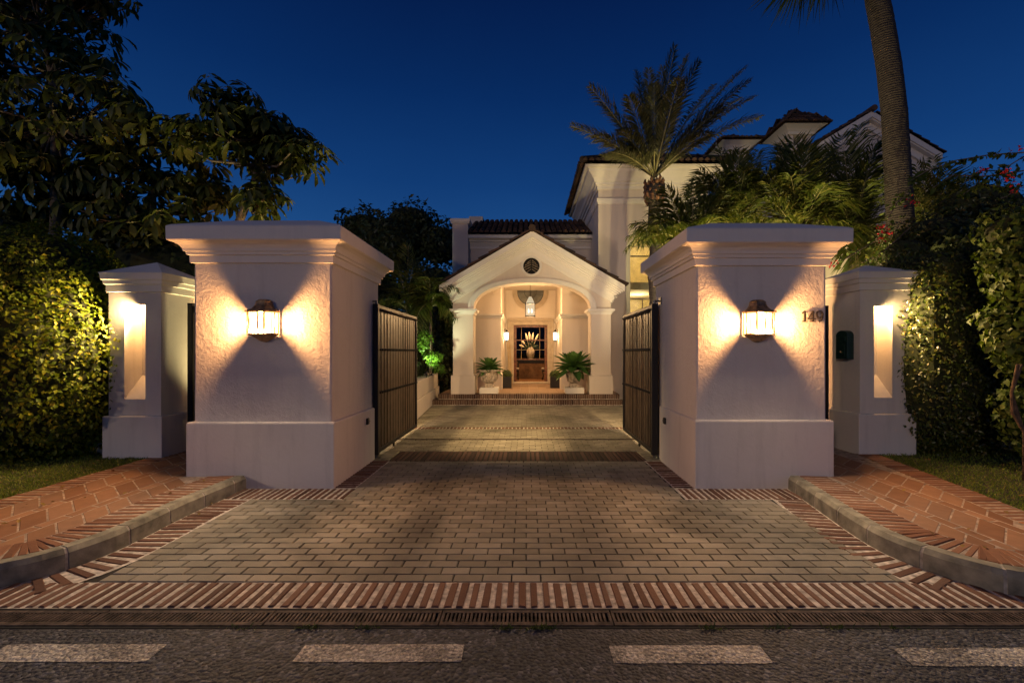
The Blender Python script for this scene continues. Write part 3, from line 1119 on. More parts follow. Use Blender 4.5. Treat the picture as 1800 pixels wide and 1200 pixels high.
def niche_pillar(x0, x1, yf, nx0, nx1, side, label, up=0.0):
    """slim pillar with a tall lit niche in its front"""
    w = x1 - x0
    y1 = yf + w
    t = thing('niche_pillar', label, 'pillar', ((x0 + x1) / 2, yf + w / 2, 0), 'slim pillars with lit niches')
    part('plinth', MB().ring(x0, x1, yf, y1, [(0, 0.0), (0, 0.685), (-0.01, 0.695)]), 'stucco', t, 0.012)
    a, b, c, d = x0 + 0.045, x1 - 0.045, yf + 0.045, y1 - 0.045
    zb, zt, zl = 0.915, 2.18, 2.42 + up
    sh = MB()
    # front face in four pieces round the opening, then the three plain faces
    z0 = 0.69
    sh.add([(a, c, z0), (b, c, z0), (b, c, zl), (a, c, zl), (nx0, c, zb), (nx1, c, zb), (nx1, c, zt), (nx0, c, zt)],
           [(0, 1, 5, 4), (1, 2, 6, 5), (2, 3, 7, 6), (3, 0, 4, 7)])
    sh.add([(a, c, z0), (b, c, z0), (b, d, z0), (a, d, z0), (a, c, zl), (b, c, zl), (b, d, zl), (a, d, zl)],
           [(1, 2, 6, 5), (2, 3, 7, 6), (3, 0, 4, 7)])
    part('shaft', sh, 'stucco', t)
    e = c + 0.27
    ni = MB()
    ni.add([(nx0, c, zb), (nx1, c, zb), (nx1, c, zt), (nx0, c, zt), (nx0, e, zb + 0.3), (nx1, e, zb + 0.3), (nx1, e, zt + 0.06), (nx0, e, zt + 0.06), (nx0, c + 0.03, zt + 0.06), (nx1, c + 0.03, zt + 0.06), (nx0, c + 0.03, zt), (nx1, c + 0.03, zt)],
           [(0, 4, 7, 8, 10, 3), (1, 2, 11, 9, 6, 5), (0, 1, 5, 4), (4, 5, 6, 7), (7, 6, 9, 8), (8, 9, 11, 10), (10, 11, 2, 3)])
    part('niche', ni, 'stucco', t)
    lamp = part('niche_lamp', MB().box((nx0 + nx1) / 2 - 0.09, (nx0 + nx1) / 2 + 0.09, c + 0.1, e - 0.02, zt + 0.035, zt + 0.055), 'bulb', t)
    light('niche_light', 'POINT', ((nx0 + nx1) / 2, c + 0.15, zt - 0.02), 32, (1.0, 0.53, 0.18), t, 0.04)
    light('hedge_fill_spot', 'SPOT', ((nx0 + nx1) / 2 - side * 0.06, c - 0.01, zt - 0.05), 330 if side < 0 else 150, (1.0, 0.66, 0.3), t, 0.05, rot=(side * 0.82, -0.8, -0.12), spot=150, blend=0.7)  # extra spot added at the niche mouth, aimed out at the hedge
    prof = [(0.002, 2.345), (0.02, 2.35), (0.022, 2.44), (0.04, 2.45), (0.045, 2.5), (0.06, 2.51), (0.065, 2.585)]
    prof = [(p_, z_ + up) for p_, z_ in prof]
    part('moulding', MB().ring(a, b, c, d, prof), 'trim', t)
    cx, cy = (a + b) / 2, (c + d) / 2
    o = 0.072
    e0, e1 = 2.587 + up, 2.6 + up
    part('cap_roof', MB().add([(a - o, c - o, e0), (b + o, c - o, e0), (b + o, d + o, e0), (a - o, d + o, e0), (a - o, c - o, e1), (b + o, c - o, e1), (b + o, d + o, e1), (a - o, d + o, e1), (cx, cy, 2.815)],
                              [(3, 2, 1, 0), (0, 1, 5, 4), (1, 2, 6, 5), (2, 3, 7, 6), (3, 0, 4, 7), (4, 5, 8), (5, 6, 8), (6, 7, 8), (7, 4, 8)]), 'trim', t)
    return t


niche_pillar(-5.63, -4.84, 5.8, -5.376, -5.095, -1, 'slim white pillar with a lit niche beside the bright left hedge')
niche_pillar(4.57, 5.36, 6.0, 4.813, 5.065, 1, 'slim white pillar with a lit niche and green mailbox on its side', 0.05)

# low boundary walls running away behind the hedges
for sx_, lab in ((-1, 'low white plinth wall stub between the bright left hedge and the slim pillar'),):
    x0, x1 = (-6.3, -5.63) if sx_ < 0 else (5.36, 12.0)
    y = 6.05 if sx_ < 0 else 6.25
    wl = thing('boundary_wall', lab, 'wall', ((x0 + x1) / 2, y + 0.15, 0))
    part('wall_base', MB().box(x0, x1, y, y + 0.3, 0, 0.62), 'stucco', wl, 0.01)
    part('upper_wall', MB().box(x0, x1, y + 0.05, y + 0.25, 0.62, 2.0), 'stucco', wl, 0.01)


# ------------------------------------------------------------------ lanterns
def lantern_mesh(t):
    """half-octagon wall lantern, wall at y=0 facing -y, glass centre at z=0"""
    w_, d_, h_ = 0.155, 0.17, 0.115
    plan = [(-w_, -0.015), (-w_, -0.085), (-0.085, -d_), (0.085, -d_), (w_, -0.085), (w_, -0.015)]

    def loops(mb, prof, closed=True):
        m = len(plan)
        vs, fs = [], []
        for s, z in prof:
            vs += [(x * s, y * s if s < 1 else y - (s - 1) * 0.08, z) for x, y in plan]
        for i in range(len(prof) - 1):
            for k in range(m - 1):
                a = i * m + k
                fs.append((a, a + 1, a + 1 + m, a + m))
            fs.append((i * m + m - 1, i * m, (i + 1) * m, (i + 1) * m + m - 1))
        fs.append(tuple(reversed(range(m))))
        fs.append(tuple(range((len(prof) - 1) * m, len(prof) * m)))
        mb.add(vs, fs)
    top = MB()
    loops(top, [(1.0, h_), (1.13, h_ + 0.006), (1.16, h_ + 0.022), (1.08, h_ + 0.03)])
    loops(top, [(0.97, h_ + 0.03), (0.78, h_ + 0.05), (0.62, h_ + 0.085), (0.55, h_ + 0.12), (0.56, h_ + 0.132), (0.42, h_ + 0.15), (0.3, h_ + 0.157)])
    part('canopy', top, 'brass', t)
    bot = MB()
    loops(bot, [(0.1, -h_ - 0.1), (0.34, -h_ - 0.085), (0.62, -h_ - 0.05), (0.85, -h_ - 0.028), (1.05, -h_ - 0.018), (1.06, -h_ - 0.004), (1.0, -h_)])
    part('base', bot, 'brass', t)
    bars = MB()
    for x, y in plan + [(0.012, -d_ - 0.001)]:
        bars.box(x - 0.006, x + 0.006, y - 0.006, y + 0.006, -h_, h_)
    part('glazing_bars', bars, 'brass', t)
    for i in range(5):
        (x0, y0), (x1, y1) = plan[i], plan[i + 1]
        f = 0.96
        part('glass_pane', MB().add([(x0 * f, y0 * f, -h_ + 0.002), (x1 * f, y1 * f, -h_ + 0.002), (x1 * f, y1 * f, h_ - 0.002), (x0 * f, y0 * f, h_ - 0.002)], [(0, 1, 2, 3)]), 'pane', t)
    bk = MB().prism_y([(-0.05, -0.2), (0.05, -0.2), (0.075, -0.1), (0.075, 0.19), (0.05, 0.25), (0.02, 0.275), (-0.02, 0.275), (-0.05, 0.25), (-0.075, 0.19), (-0.075, -0.1)], -0.014, 0.0)
    part('back_plate', bk, 'brass', t, 0.004)
    part('bulb', MB().lathe((0, -0.105, 0), [(0.005, -0.05), (0.02, -0.045), (0.028, -0.01), (0.026, 0.02), (0.012, 0.045), (0.01, 0.07)], 12), 'bulb', t, smooth=True)
    for z_ in (-0.088, 0.088):
        light('lantern_light', 'POINT', (0, -0.11, z_), 40, WARM, t, 0.035)
    b = light('lantern_front_light', 'AREA', (0, -0.19, -0.03), 62, (1.0, 0.72, 0.47), t, rot=(0, -1, -0.35), size=(0.26, 0.18))
    for sd_ in (-1, 1):
        light('lantern_side_light', 'SPOT', (sd_ * 0.125, -0.1, 0.0), 165, WARM, t, 0.06, rot=(sd_, -0.35, 0.0), spot=136, blend=0.5)
    return t


lan = thing('wall_lantern', 'lit brass wall lantern on the left gate pillar', 'wall lantern', (0, 0, 0), 'lit wall lanterns on the gate pillars')
lantern_mesh(lan)
lan.location = (-2.99, 5.01, 1.875)
l2 = copy_tree(lan)
l2.location = (2.64, 5.01, 1.87)
l2['label'] = 'lit brass wall lantern beside the number 149'
for x, lab in ((-3.02, 'unseen brass wall lantern added on the courtyard face of the left gate pillar'), (2.7, 'unseen brass wall lantern added on the courtyard face of the right gate pillar')):
    l3 = copy_tree(lan)  # hidden copies added to light the courtyard
    l3.location = (x, 6.59, 1.9)
    l3.rotation_euler = (0, 0, math.pi)
    l3['label'] = lab

# house number ---------------------------------------------------------------
num = thing('house_number', 'metal house number 149 fixed beside the right lantern', 'house number', (3.285, 5.0, 1.95))


def strip(pts, w):
    """calligraphic stroke: centre line [(x, z)] with widths -> closed outline quads"""
    L, Rr = [], []
    for i, (x, z) in enumerate(pts):
        a, b = pts[max(i - 1, 0)], pts[min(i + 1, len(pts) - 1)]
        dx, dz = b[0] - a[0], b[1] - a[1]
        l = math.hypot(dx, dz) or 1
        nx_, nz_ = -dz / l, dx / l
        ww = w[i] if isinstance(w, list) else w
        L.append((x + nx_ * ww / 2, z + nz_ * ww / 2))
        Rr.append((x - nx_ * ww / 2, z - nz_ * ww / 2))
    return L, Rr


def stroke(mb, pts, w, y0, y1):
    L, Rr = strip(pts, w)
    for i in range(len(pts) - 1):
        mb.prism_y([Rr[i], Rr[i + 1], L[i + 1], L[i]], y0, y1)


h = 0.125
for ch_, cx in (('1', 3.172), ('4', 3.254), ('9', 3.345)):
    mb = MB()
    y0, y1 = 4.972, 4.988
    z0 = 1.89
    if ch_ == '1':
        stroke(mb, [(cx + 0.004, z0), (cx + 0.004, z0 + h)], 0.022, y0, y1)
        stroke(mb, [(cx - 0.026, z0 + 0.005), (cx + 0.034, z0 + 0.005)], 0.01, y0 - 0.0015, y1)
        stroke(mb, [(cx + 0.004, z0 + h - 0.004), (cx - 0.028, z0 + h - 0.028)], [0.014, 0.01], y0 + 0.0015, y1)
    elif ch_ == '4':
        stroke(mb, [(cx + 0.014, z0), (cx + 0.014, z0 + h)], 0.022, y0, y1)
        stroke(mb, [(cx + 0.012, z0 + h - 0.003), (cx - 0.04, z0 + 0.036)], 0.01, y0 + 0.0015, y1)
        stroke(mb, [(cx - 0.042, z0 + 0.034), (cx + 0.044, z0 + 0.034)], 0.011, y0 - 0.0015, y1)
        stroke(mb, [(cx - 0.012, z0 + 0.004), (cx + 0.038, z0 + 0.004)], 0.008, y0 - 0.003, y1)
    else:
        n = 16
        ring = [(cx + 0.034 * math.cos(2 * math.pi * k / n), z0 + 0.086 + 0.039 * math.sin(2 * math.pi * k / n)) for k in range(n + 1)]
        wd = [0.009 + 0.006 * abs(math.cos(2 * math.pi * k / n)) for k in range(n + 1)]
        stroke(mb, ring, wd, y0, y1)
        stroke(mb, [(cx + 0.034, z0 + 0.088), (cx + 0.031, z0 + 0.05), (cx + 0.017, z0 + 0.018), (cx - 0.008, z0 + 0.003)], [0.016, 0.016, 0.013, 0.01], y0 + 0.001, y1)
    for dz in (0.035, 0.1):
        px = cx + (0.004 if ch_ == '1' else 0.014 if ch_ == '4' else 0.03)
        mb.box(px - 0.004, px + 0.004, y1, 5.01, z0 + dz - 0.004, z0 + dz + 0.004)
    part('digit', mb, 'number', num)

# sensors on the plinths
for s, x, y, z, lab in ((1, -2.183, 5.98, 0.6, 'small black gate sensor on the left pillar plinth'), (-1, 1.919, 6.02, 0.6, 'small black gate sensor on the right pillar plinth')):
    t = thing('gate_sensor', lab, 'sensor', (x, y, z), 'gate sensors')
    mb = MB()
    xs = sorted((x, x + s * 0.03))
    mb.box(xs[0], xs[1], y - 0.035, y + 0.035, z - 0.045, z + 0.045)
    part('housing', mb, 'black', t, 0.012)
    part('lens', MB().lathe((0, 0, 0), [(0.02, 0), (0.02, 0.004), (0.012, 0.007)], 12), 'steel', t)
    ln = t.children[-1]
    ln.data.transform(Matrix.Translation(Vector((x, y, z))))
    ln.location = (s * 0.03, 0, 0)
    ln.rotation_euler = (0, 0, 0)

# ------------------------------------------------------------------ gates
def drive_gate(xf, xb, s, ya, yb, label):
    """leaf swung inward; xf = face towards the drive, xb = outer face; ya hinge, yb free end"""
    t = thing('driveway_gate', label, 'gate', (xb, ya, 0), 'open driveway gate leaves')
    z0, z1 = 0.075, 2.235
    xs = sorted((xf, xb))
    hs = MB().box(xs[0], xs[1], ya, ya + 0.07, z0 - 0.02, z1 + 0.01)
    part('stile', hs, 'gate_frame', t, 0.006)
    part('stile', MB().box(xs[0] + 0.005, xs[1] - 0.005, yb - 0.05, yb, z0, z1), 'gate_frame', t, 0.005)
    part('top_rail', MB().box(xs[0] + 0.005, xs[1] - 0.005, ya + 0.07, yb - 0.05, z1 - 0.06, z1 - 0.002), 'gate_frame', t, 0.005)
    part('bottom_rail', MB().box(xs[0] + 0.005, xs[1] - 0.005, ya + 0.07, yb - 0.05, z0, z0 + 0.06), 'gate_frame', t, 0.005)
    sl = MB()
    n = 15
    p = (yb - ya - 0.12) / n
    xi = xf + (xb - xf) * 0.35
    xo = xf + (xb - xf) * 0.65
    for i in range(n):
        y = ya + 0.07 + i * p
        tl = random.uniform(-0.004, 0.004)
        x0, x1 = sorted((xi + tl, xo))
        sl.box(x0, x1, y + 0.006, y + p - 0.004, z0 + 0.06, z1 - 0.06)
        # raised bead between boards
        x0, x1 = sorted((xi - (xb - xf) * 0.09, xi))
        sl.box(x0, x1, y - 0.008, y + 0.008, z0 + 0.06, z1 - 0.06)
    part('boards', sl, 'gate', t, 0.003)
    for z in (0.95, 1.58):
        mb = MB()
        x0, x1 = sorted((xf - s * 0.002, xi))
        mb.box(x0, x1, ya + 0.07, yb - 0.05, z - 0.012, z + 0.012)
        for k in range(28):
            y = ya + 0.1 + k * (yb - ya - 0.17) / 27
            mb.lathe((xf - s * 0.004, y, z), [(0.004, -0.018), (0.014, -0.012), (0.014, 0.012), (0.004, 0.018)], 6)
        part('cross_rail', mb, 'gate_frame', t)
    mb = MB()
    for k in range(34):
        y = ya + 0.1 + k * (yb - ya - 0.17) / 33
        mb.lathe((xf - s * 0.004, y, z1 - 0.07), [(0.004, -0.02), (0.016, -0.012), (0.016, 0.012), (0.004, 0.02)], 6)
    part('beaded_trim', mb, 'gate', t)
    # hinge on the pillar above the stile
    hg = MB()
    xc = (xf + xb) / 2
    hg.tube([(xc, ya + 0.035, z1), (xc, ya + 0.035, z1 + 0.06)], 0.018, 10)
    hg.tube([(xc + s * 0.01, ya + 0.035, z1 + 0.045), (xb + s * 0.05, ya + 0.035, z1 + 0.05)], 0.013, 8)
    hg.box(*sorted((xb + s * 0.03, xb + s * 0.045)), ya - 0.02, ya + 0.09, z1 + 0.0, z1 + 0.1)
    part('hinge', hg, 'steel', t)
    bb = MB()
    bb.tube([(xc, ya + 0.035, 0.0), (xc, ya + 0.035, z0 - 0.01)], 0.022, 10)
    bb.box(*sorted((xc - 0.05, xc + 0.05)), ya - 0.01, ya + 0.085, -0.01, 0.016)
    part('floor_pivot', bb, 'steel', t)
    wh = MB()
    wh.box(*sorted((xc - 0.012, xc + 0.012)), ya + 0.85, ya + 0.89, 0.0, z0)
    part('drop_bolt', wh, 'gate_frame', t)
    return t


drive_gate(-2.14, -2.215, -1, 6.31, 8.6, 'dark boarded gate leaf swung open against the left pillar')
drive_gate(1.815, 1.905, 1, 6.31, 8.25, 'dark boarded gate leaf swung open against the right pillar')

for s, (x0, x1), lab in ((-1, (-4.83, -3.83), 'dark side gate between the left pillars, mostly hidden'), (1, (3.46, 4.55), 'dark side gate between the right pillars, mostly hidden')):
    t = thing('side_gate', lab, 'gate', ((x0 + x1) / 2, 6.25, PZ), 'narrow pedestrian gates')
    y = 6.22 if s < 0 else 6.56
    for xa in (x0 + 0.03, x1 - 0.1):
        part('post', MB().box(xa, xa + 0.07, y - 0.035, y + 0.035, PZ, 2.24), 'gate_frame', t, 0.005)
    part('top_rail', MB().box(x0 + 0.11, x1 - 0.11, y - 0.025, y + 0.025, 2.1, 2.2), 'gate_frame', t, 0.004)
    part('bottom_rail', MB().box(x0 + 0.11, x1 - 0.11, y - 0.025, y + 0.025, 0.2, 0.27), 'gate_frame', t, 0.004)
    sl = MB()
    n = 7
    p = (x1 - x0 - 0.22) / n
    for i in range(n):
        sl.box(x0 + 0.11 + i * p + 0.004, x0 + 0.11 + (i + 1) * p - 0.004, y - 0.012, y + 0.012, 0.27, 2.1)
    part('boards', sl, 'gate', t, 0.003)
    part('handle', MB().tube([(x0 + 0.16 if s < 0 else x1 - 0.16, y - 0.03, 1.0), (x0 + 0.16 if s < 0 else x1 - 0.16, y - 0.07, 1.0), (x0 + 0.27 if s < 0 else x1 - 0.27, y - 0.07, 1.0)], 0.01, 8), 'steel', t)

# mailbox on the side of the right niche pillar
mbx = thing('mailbox', 'dark green arched metal mailbox on the right niche pillar', 'mailbox', (4.6, 6.26, 1.446))
pr = []
for k in range(13):
    a = math.pi * k / 12
    pr.append((6.262 + 0.112 * math.cos(a), 1.78 + 0.074 * math.sin(a)))
poly = [(6.15, 1.446), (6.374, 1.446)] + pr
m_ = MB()
n = len(poly)
m_.add([(4.515, y, z) for y, z in poly] + [(4.614, y, z) for y, z in poly], [tuple(range(n - 1, -1, -1)), tuple(range(n, 2 * n))] + [(i, (i + 1) % n, (i + 1) % n + n, i + n) for i in range(n)])
part('body', m_, 'mailbox', mbx, 0.006)
part('flap', MB().box(4.503, 4.516, 6.18, 6.345, 1.7, 1.76), 'mailbox', mbx, 0.003)
part('door_panel', MB().box(4.508, 4.516, 6.19, 6.335, 1.48, 1.66), 'mailbox', mbx, 0.003)
part('lock', MB().lathe((4.503, 6.26, 1.55), [(0.011, -0.01), (0.011, 0.01)], 10), 'brass', mbx)

# ------------------------------------------------------------------ the villa
FL = 0.29
villa = thing('villa', 'white Mediterranean villa with arched entrance porch and tower', 'house', (0.17, 13.0, 0))


def tile_roof(mb, o, u, v, width, length, clip=None, pitch=0.2, expo=0.36, r=0.082):
    o, u, v = Vector(o), Vector(u).normalized(), Vector(v).normalized()
    n = u.cross(v).normalized()
    if n.z < 0:
        n = -n
    cols = int(width / pitch)
    rowsn = max(1, int(length / expo + 0.5))
    for i in range(cols):
        for j in range(rowsn):
            a, b = (i + 0.5) * pitch, j * expo
            if clip and not clip(a, b + expo * 0.4):
                continue
            jit = [random.uniform(-1, 1) for _ in range(4)]
            for pan in (0, 1):
                vs, fs = [], []
                aa = a + (pitch / 2 if pan else 0)
                seg = 6 if not pan else 4
                for e, (bb, rr, lift) in enumerate(((b - 0.03, r, 0.03), (b + expo + 0.03, r * 0.82, 0.0))):
                    for k in range(seg + 1):
                        t = math.pi * k / seg
                        if pan:
                            q = o + u * (aa + rr * math.cos(t) + jit[0] * 0.003) + v * (bb + 0.02) + n * (0.05 + lift - rr * 0.75 * math.sin(t))
                        else:
                            q = o + u * (aa + rr * math.cos(t) + jit[1] * 0.006) + v * (bb + jit[2] * 0.012) + n * (0.035 + lift + rr * math.sin(t) + jit[3] * 0.005)
                        vs.append(tuple(q))
                m = seg + 1
                for k in range(seg):
                    fs.append((k, k + 1, m + k + 1, m + k))
                if not pan:
                    fs.append(tuple(reversed(range(m))))
                mb.add(vs, fs)


# entrance platform and steps
st = MB()
st.box(-2.62, 2.75, 12.98, 17.5, 0, FL - 0.012)
st.box(-2.8, 2.95, 12.62, 12.98, 0, 0.15 - 0.012)
part('platform', st, 'mortar', villa)
tr = MB()
for x0, x1, yf, zt in ((-2.62, 2.75, 12.98, FL), (-2.8, 2.95, 12.62, 0.15)):
    x = x0
    while x < x1 - 0.03:
        s = random.uniform(0.062, 0.07)
        tr.box(x + 0.004, x + s - 0.004, yf - 0.012 + random.uniform(-1, 1) * 0.003, yf + 0.24, 0.02 if zt < 0.2 else 0.155, zt + random.uniform(-1, 1) * 0.002)
        x += s
part('step_bricks', tr, 'step', villa)
fl = MB()
y = 13.23
while y < 17.4:
    x = -2.6
    while x < 2.6:
        brick(fl, Vector((x + 0.15, y + 0.15, 0)), VX, VY, 0.146, 0.146, FL + 0.004, 0.004, 0.001, 0.02)
        x += 0.3
    y += 0.3
part('porch_floor', fl, 'porchtile', villa)

# porch columns
XC = 0.17
for a, b in ((-2.19, -1.58), (1.93, 2.53)):
    c = part('porch_column', MB().ring(a, b, 13.05, 13.62, [(0, FL), (0, 2.72)]), 'villa', villa, 0.012)
    part('column_base', MB().ring(a, b, 13.05, 13.62, [(0.05, FL + 0.001), (0.05, 0.83), (0.02, 0.85), (0.001, 0.851)], False), 'villa', c)
    part('capital', MB().ring(a, b, 13.05, 13.62, [(0.001, 2.66), (0.02, 2.665), (0.025, 2.7), (0.05, 2.73), (0.09, 2.76), (0.1, 2.765), (0.1, 2.825), (0.001, 2.826)]), 'trim', c)

ZA, ZE, HALF = 5.06, 3.48, 2.7
SL = (ZA - ZE) / HALF


def ellipse(cx, cz, a, b, n=40, p=2.25):
    out = []
    for k in range(n + 1):
        t = math.pi * (1 - k / n)
        c, s = math.cos(t), math.sin(t)
        out.append((cx + a * math.copysign(abs(c) ** (2 / p), c), cz + b * abs(s) ** (2 / p)))
    return out


ACX, ASP, AA, AB = 0.175, 2.827, 1.755, 0.79
arc = ellipse(ACX, ASP, AA, AB)
X0, X1 = -2.19, 2.53
wall_top = lambda x: ZA - 0.06 - SL * abs(x - XC)
pw = MB()
yf, yb = 13.05, 13.55
lo = [(X0, ASP)] + arc + [(X1, ASP)]
up = [(X0, wall_top(X0))] + [(x, wall_top(x)) for x, z in arc] + [(X1, wall_top(X1))]
m = len(lo)
vs = [(x, yf, z) for x, z in lo] + [(x, yf, z) for x, z in up] + [(x, yb, z) for x, z in lo] + [(x, yb, z) for x, z in up]
fs = []
for i in range(m - 1):
    fs += [(i, i + 1, m + i + 1, m + i), (2 * m + i + 1, 2 * m + i, 3 * m + i, 3 * m + i + 1), (i + 1, i, 2 * m + i, 2 * m + i + 1)]
fs += [(0, m, 3 * m, 2 * m), (m - 1, 3 * m - 1, 4 * m - 1, 2 * m - 1)]
pw.add(vs, fs)
# side walls above the side openings, porch ceiling
pw.box(X0, X0 + 0.3, 13.55, 14.5, ASP, wall_top(X0))
pw.box(X1 - 0.3, X1, 13.55, 14.5, ASP, wall_top(X1))
part('porch_front', pw, 'villa', villa)
part('porch_ceiling', MB().box(X0 + 0.3, X1 - 0.3, 13.56, 14.49, 3.96, 4.0), 'villa', villa)
av = MB()
inn, out_ = ellipse(ACX, ASP, AA - 0.005, AB - 0.005), ellipse(ACX, ASP, AA + 0.16, AB + 0.12)
mid_ = ellipse(ACX, ASP, AA + 0.07, AB + 0.055)
for A, B, y in ((inn, mid_, 13.005), (mid_, out_, 12.985)):
    for i in range(len(A) - 1):
        av.prism_y([A[i], A[i + 1], B[i + 1], B[i]], y, 13.049)
part('arch_moulding', av, 'trim', villa)
# raking cornice
rk = MB()
for d0, d1, p in ((0.0, 0.15, 0.36), (0.15, 0.19, 0.31), (0.19, 0.24, 0.26), (0.24, 0.29, 0.2), (0.29, 0.33, 0.15), (0.33, 0.35, 0.12), (0.35, 0.47, 0.085), (0.47, 0.5, 0.06), (0.5, 0.56, 0.035)):
    d0, d1 = d0 * 1.16, d1 * 1.16
    hf = 2.36 + p * 0.94
    for sgn in (-1, 1):
        z = lambda x, d: ZA - SL * abs(x - XC) - d
        xt = XC + sgn * hf
        poly = [(XC, z(XC, d0)), (xt, z(xt, d0)), (xt, z(xt, d1)), (XC, z(XC, d1))]
        if sgn > 0:
            poly = poly[::-1]
        rk.prism_y(poly, 13.049 - p, 13.05 + 0.4 - p * 0.2)
part('gable_cornice', rk, 'trim', villa)
# eaves cornice returning along both sides
for sgn in (-1, 1):
    ev = MB()
    for d0, p in ((0.0, 0.34), (0.17, 0.24), (0.28, 0.14), (0.38, 0.08)):
        xw = XC + sgn * 2.36
        xs = sorted((xw + sgn * 0.001, xw + sgn * p))
        ev.box(xs[0], xs[1], 13.3, 15.9, ZE - d0 - 0.12 - 0.11 + 0.1, ZE - d0 + 0.02)
    part('eaves_cornice', ev, 'trim', villa)
pr_ = MB()
ang = math.atan(SL)
for sgn in (-1, 1):
    tip = Vector((XC + sgn * 2.74, 12.66, ZA - SL * 2.74))
    tile_roof(pr_, tip, (0, 1, 0), (-sgn * math.cos(ang), 0, math.sin(ang)), 3.3, 2.74 / math.cos(ang), r=0.07)
for k in range(9):
    pr_.tube([(XC, 12.62 + k * 0.38, ZA + 0.07), (XC, 13.05 + k * 0.38, ZA + 0.04)], [0.105, 0.085], 10)
part('porch_roof', pr_, 'rooftile', villa)
# decks below the tiles so that no light leaks through
dk = MB()
for sgn in (-1, 1):
    xt = XC + sgn * 2.68
    dk.add([(XC, 12.72, ZA - 0.002), (xt, 12.72, ZA - SL * 2.68 - 0.002), (xt, 16, ZA - SL * 2.68 - 0.002), (XC, 16, ZA - 0.002)], [(0, 1, 2, 3)])
part('roof_deck', dk, 'fence', villa)
# round louvred vent in the gable
vc = (0.155, 4.1)
vt = part('gable_vent', MB().prism_y([(vc[0] + 0.25 * math.cos(2 * math.pi * k / 32), vc[1] + 0.25 * math.sin(2 * math.pi * k / 32)) for k in range(32)], 13.042, 13.046), 'hole_shade', villa)  # flat black disc, the shade of an open hole put into colour
rg = MB()
for r0, r1, y in ((0.245, 0.28, 12.985), (0.28, 0.315, 13.015)):
    for k in range(40):
        a, b = 2 * math.pi * k / 40, 2 * math.pi * (k + 1) / 40
        rg.prism_y([(vc[0] + r * math.cos(q), vc[1] + r * math.sin(q)) for r, q in ((r0, a), (r0, b), (r1, b), (r1, a))], y, 13.041)
part('vent_ring', rg, 'trim', vt)
lv = MB()
for k in range(6):
    zz = 0.16 - k * 0.068
    for sgn in (-1, 1):
        w_ = math.sqrt(max(0.001, 0.243 ** 2 - min(0.238, max(abs(zz - 0.07), abs(zz + 0.035))) ** 2))
        poly = [(vc[0] + sgn * 0.012, vc[1] + zz + 0.035), (vc[0] + sgn * w_ * 0.93, vc[1] + zz - 0.06), (vc[0] + sgn * w_ * 0.93, vc[1] + zz - 0.086), (vc[0] + sgn * 0.012, vc[1] + zz + 0.008)]
        if all((x - vc[0]) ** 2 + (z - vc[1]) ** 2 < 0.26 ** 2 for x, z in poly):
            lv.prism_y(poly if sgn < 0 else poly[::-1], 13.01, 13.03)
part('louvres', lv, 'bark', vt)

# ground floor facade piers, entrance recess
YB = 17.5
fw = MB()
RX0, RX1 = -0.836, 1.18
fw.box(-2.3, RX0, 14.5, YB, 0, 3.45)
fw.box(RX0 - 0.25, RX0, 14.503, YB, 3.452, 4.4)
fw.box(RX1, RX1 + 0.25, 14.503, YB, 3.452, 4.4)
fw.box(RX1, 2.6, 14.5, YB, 0, 3.45)
fw.box(RX0, RX1, 14.52, YB, 4.4, 4.5)
fw.prism_y([(-2.3, 3.452), (RX0 - 0.252, 3.452), (RX0 - 0.252, 4.25), (-2.3, 3.55)], 14.5, 14.7)
fw.prism_y([(RX1 + 0.252, 3.452), (2.6, 3.452), (2.6, 3.55), (RX1 + 0.252, 4.22)], 14.5, 14.7)
part('entrance_wall', fw, 'villa', villa, 0.01)
for a, b in ((-2.3, RX0), (RX1, 2.6)):
    bd = MB()
    bd.ring(a, b, 14.5, YB - 0.01, [(0.001, 2.66), (0.02, 2.665), (0.03, 2.71), (0.06, 2.74), (0.07, 2.8), (0.001, 2.801)])
    part('string_course', bd, 'trim', villa)
    part('wall_plinth', MB().ring(a, b, 14.5, YB - 0.01, [(0.03, FL + 0.001), (0.03, 0.8), (0.001, 0.815)], False), 'villa', villa)
DX0, DX1, DZ0, DZ1 = -0.504, 0.848, 0.36, 2.62
bw = MB()
bw.box(RX0, DX0, YB, YB + 0.25, 0, 4.6)
bw.box(DX1, RX1, YB, YB + 0.25, 0, 4.6)
bw.box(DX0, DX1, YB, YB + 0.25, DZ1, 4.6)
bw.box(DX0, DX1, YB, YB + 0.25, 0, DZ0 - 0.02)
part('recess_wall', bw, 'villa', villa)
su = MB()
for o_, y in ((0.0, YB - 0.07), (0.1, YB - 0.045), (0.17, YB - 0.1)):
    w_ = 0.1 if o_ == 0 else 0.07
    su.box(DX0 - o_ - w_, DX0 - o_, y, YB - 0.001, 0.85, DZ1 + o_ + w_)
    su.box(DX1 + o_, DX1 + o_ + w_, y, YB - 0.001, 0.85, DZ1 + o_ + w_)
    su.box(DX0 - o_, DX1 + o_, y, YB - 0.001, DZ1 + o_, DZ1 + o_ + w_)
for x0 in (DX0 - 0.32, DX1 + 0.0):
    su.box(x0, x0 + 0.32, YB - 0.28, YB - 0.001, FL, 0.85)
part('door_surround', su, 'stone', villa, 0.008)
part('door_step', MB().box(DX0 - 0.15, DX1 + 0.15, YB - 0.3, YB + 0.2, FL + 0.006, 0.345), 'stone', villa, 0.008)
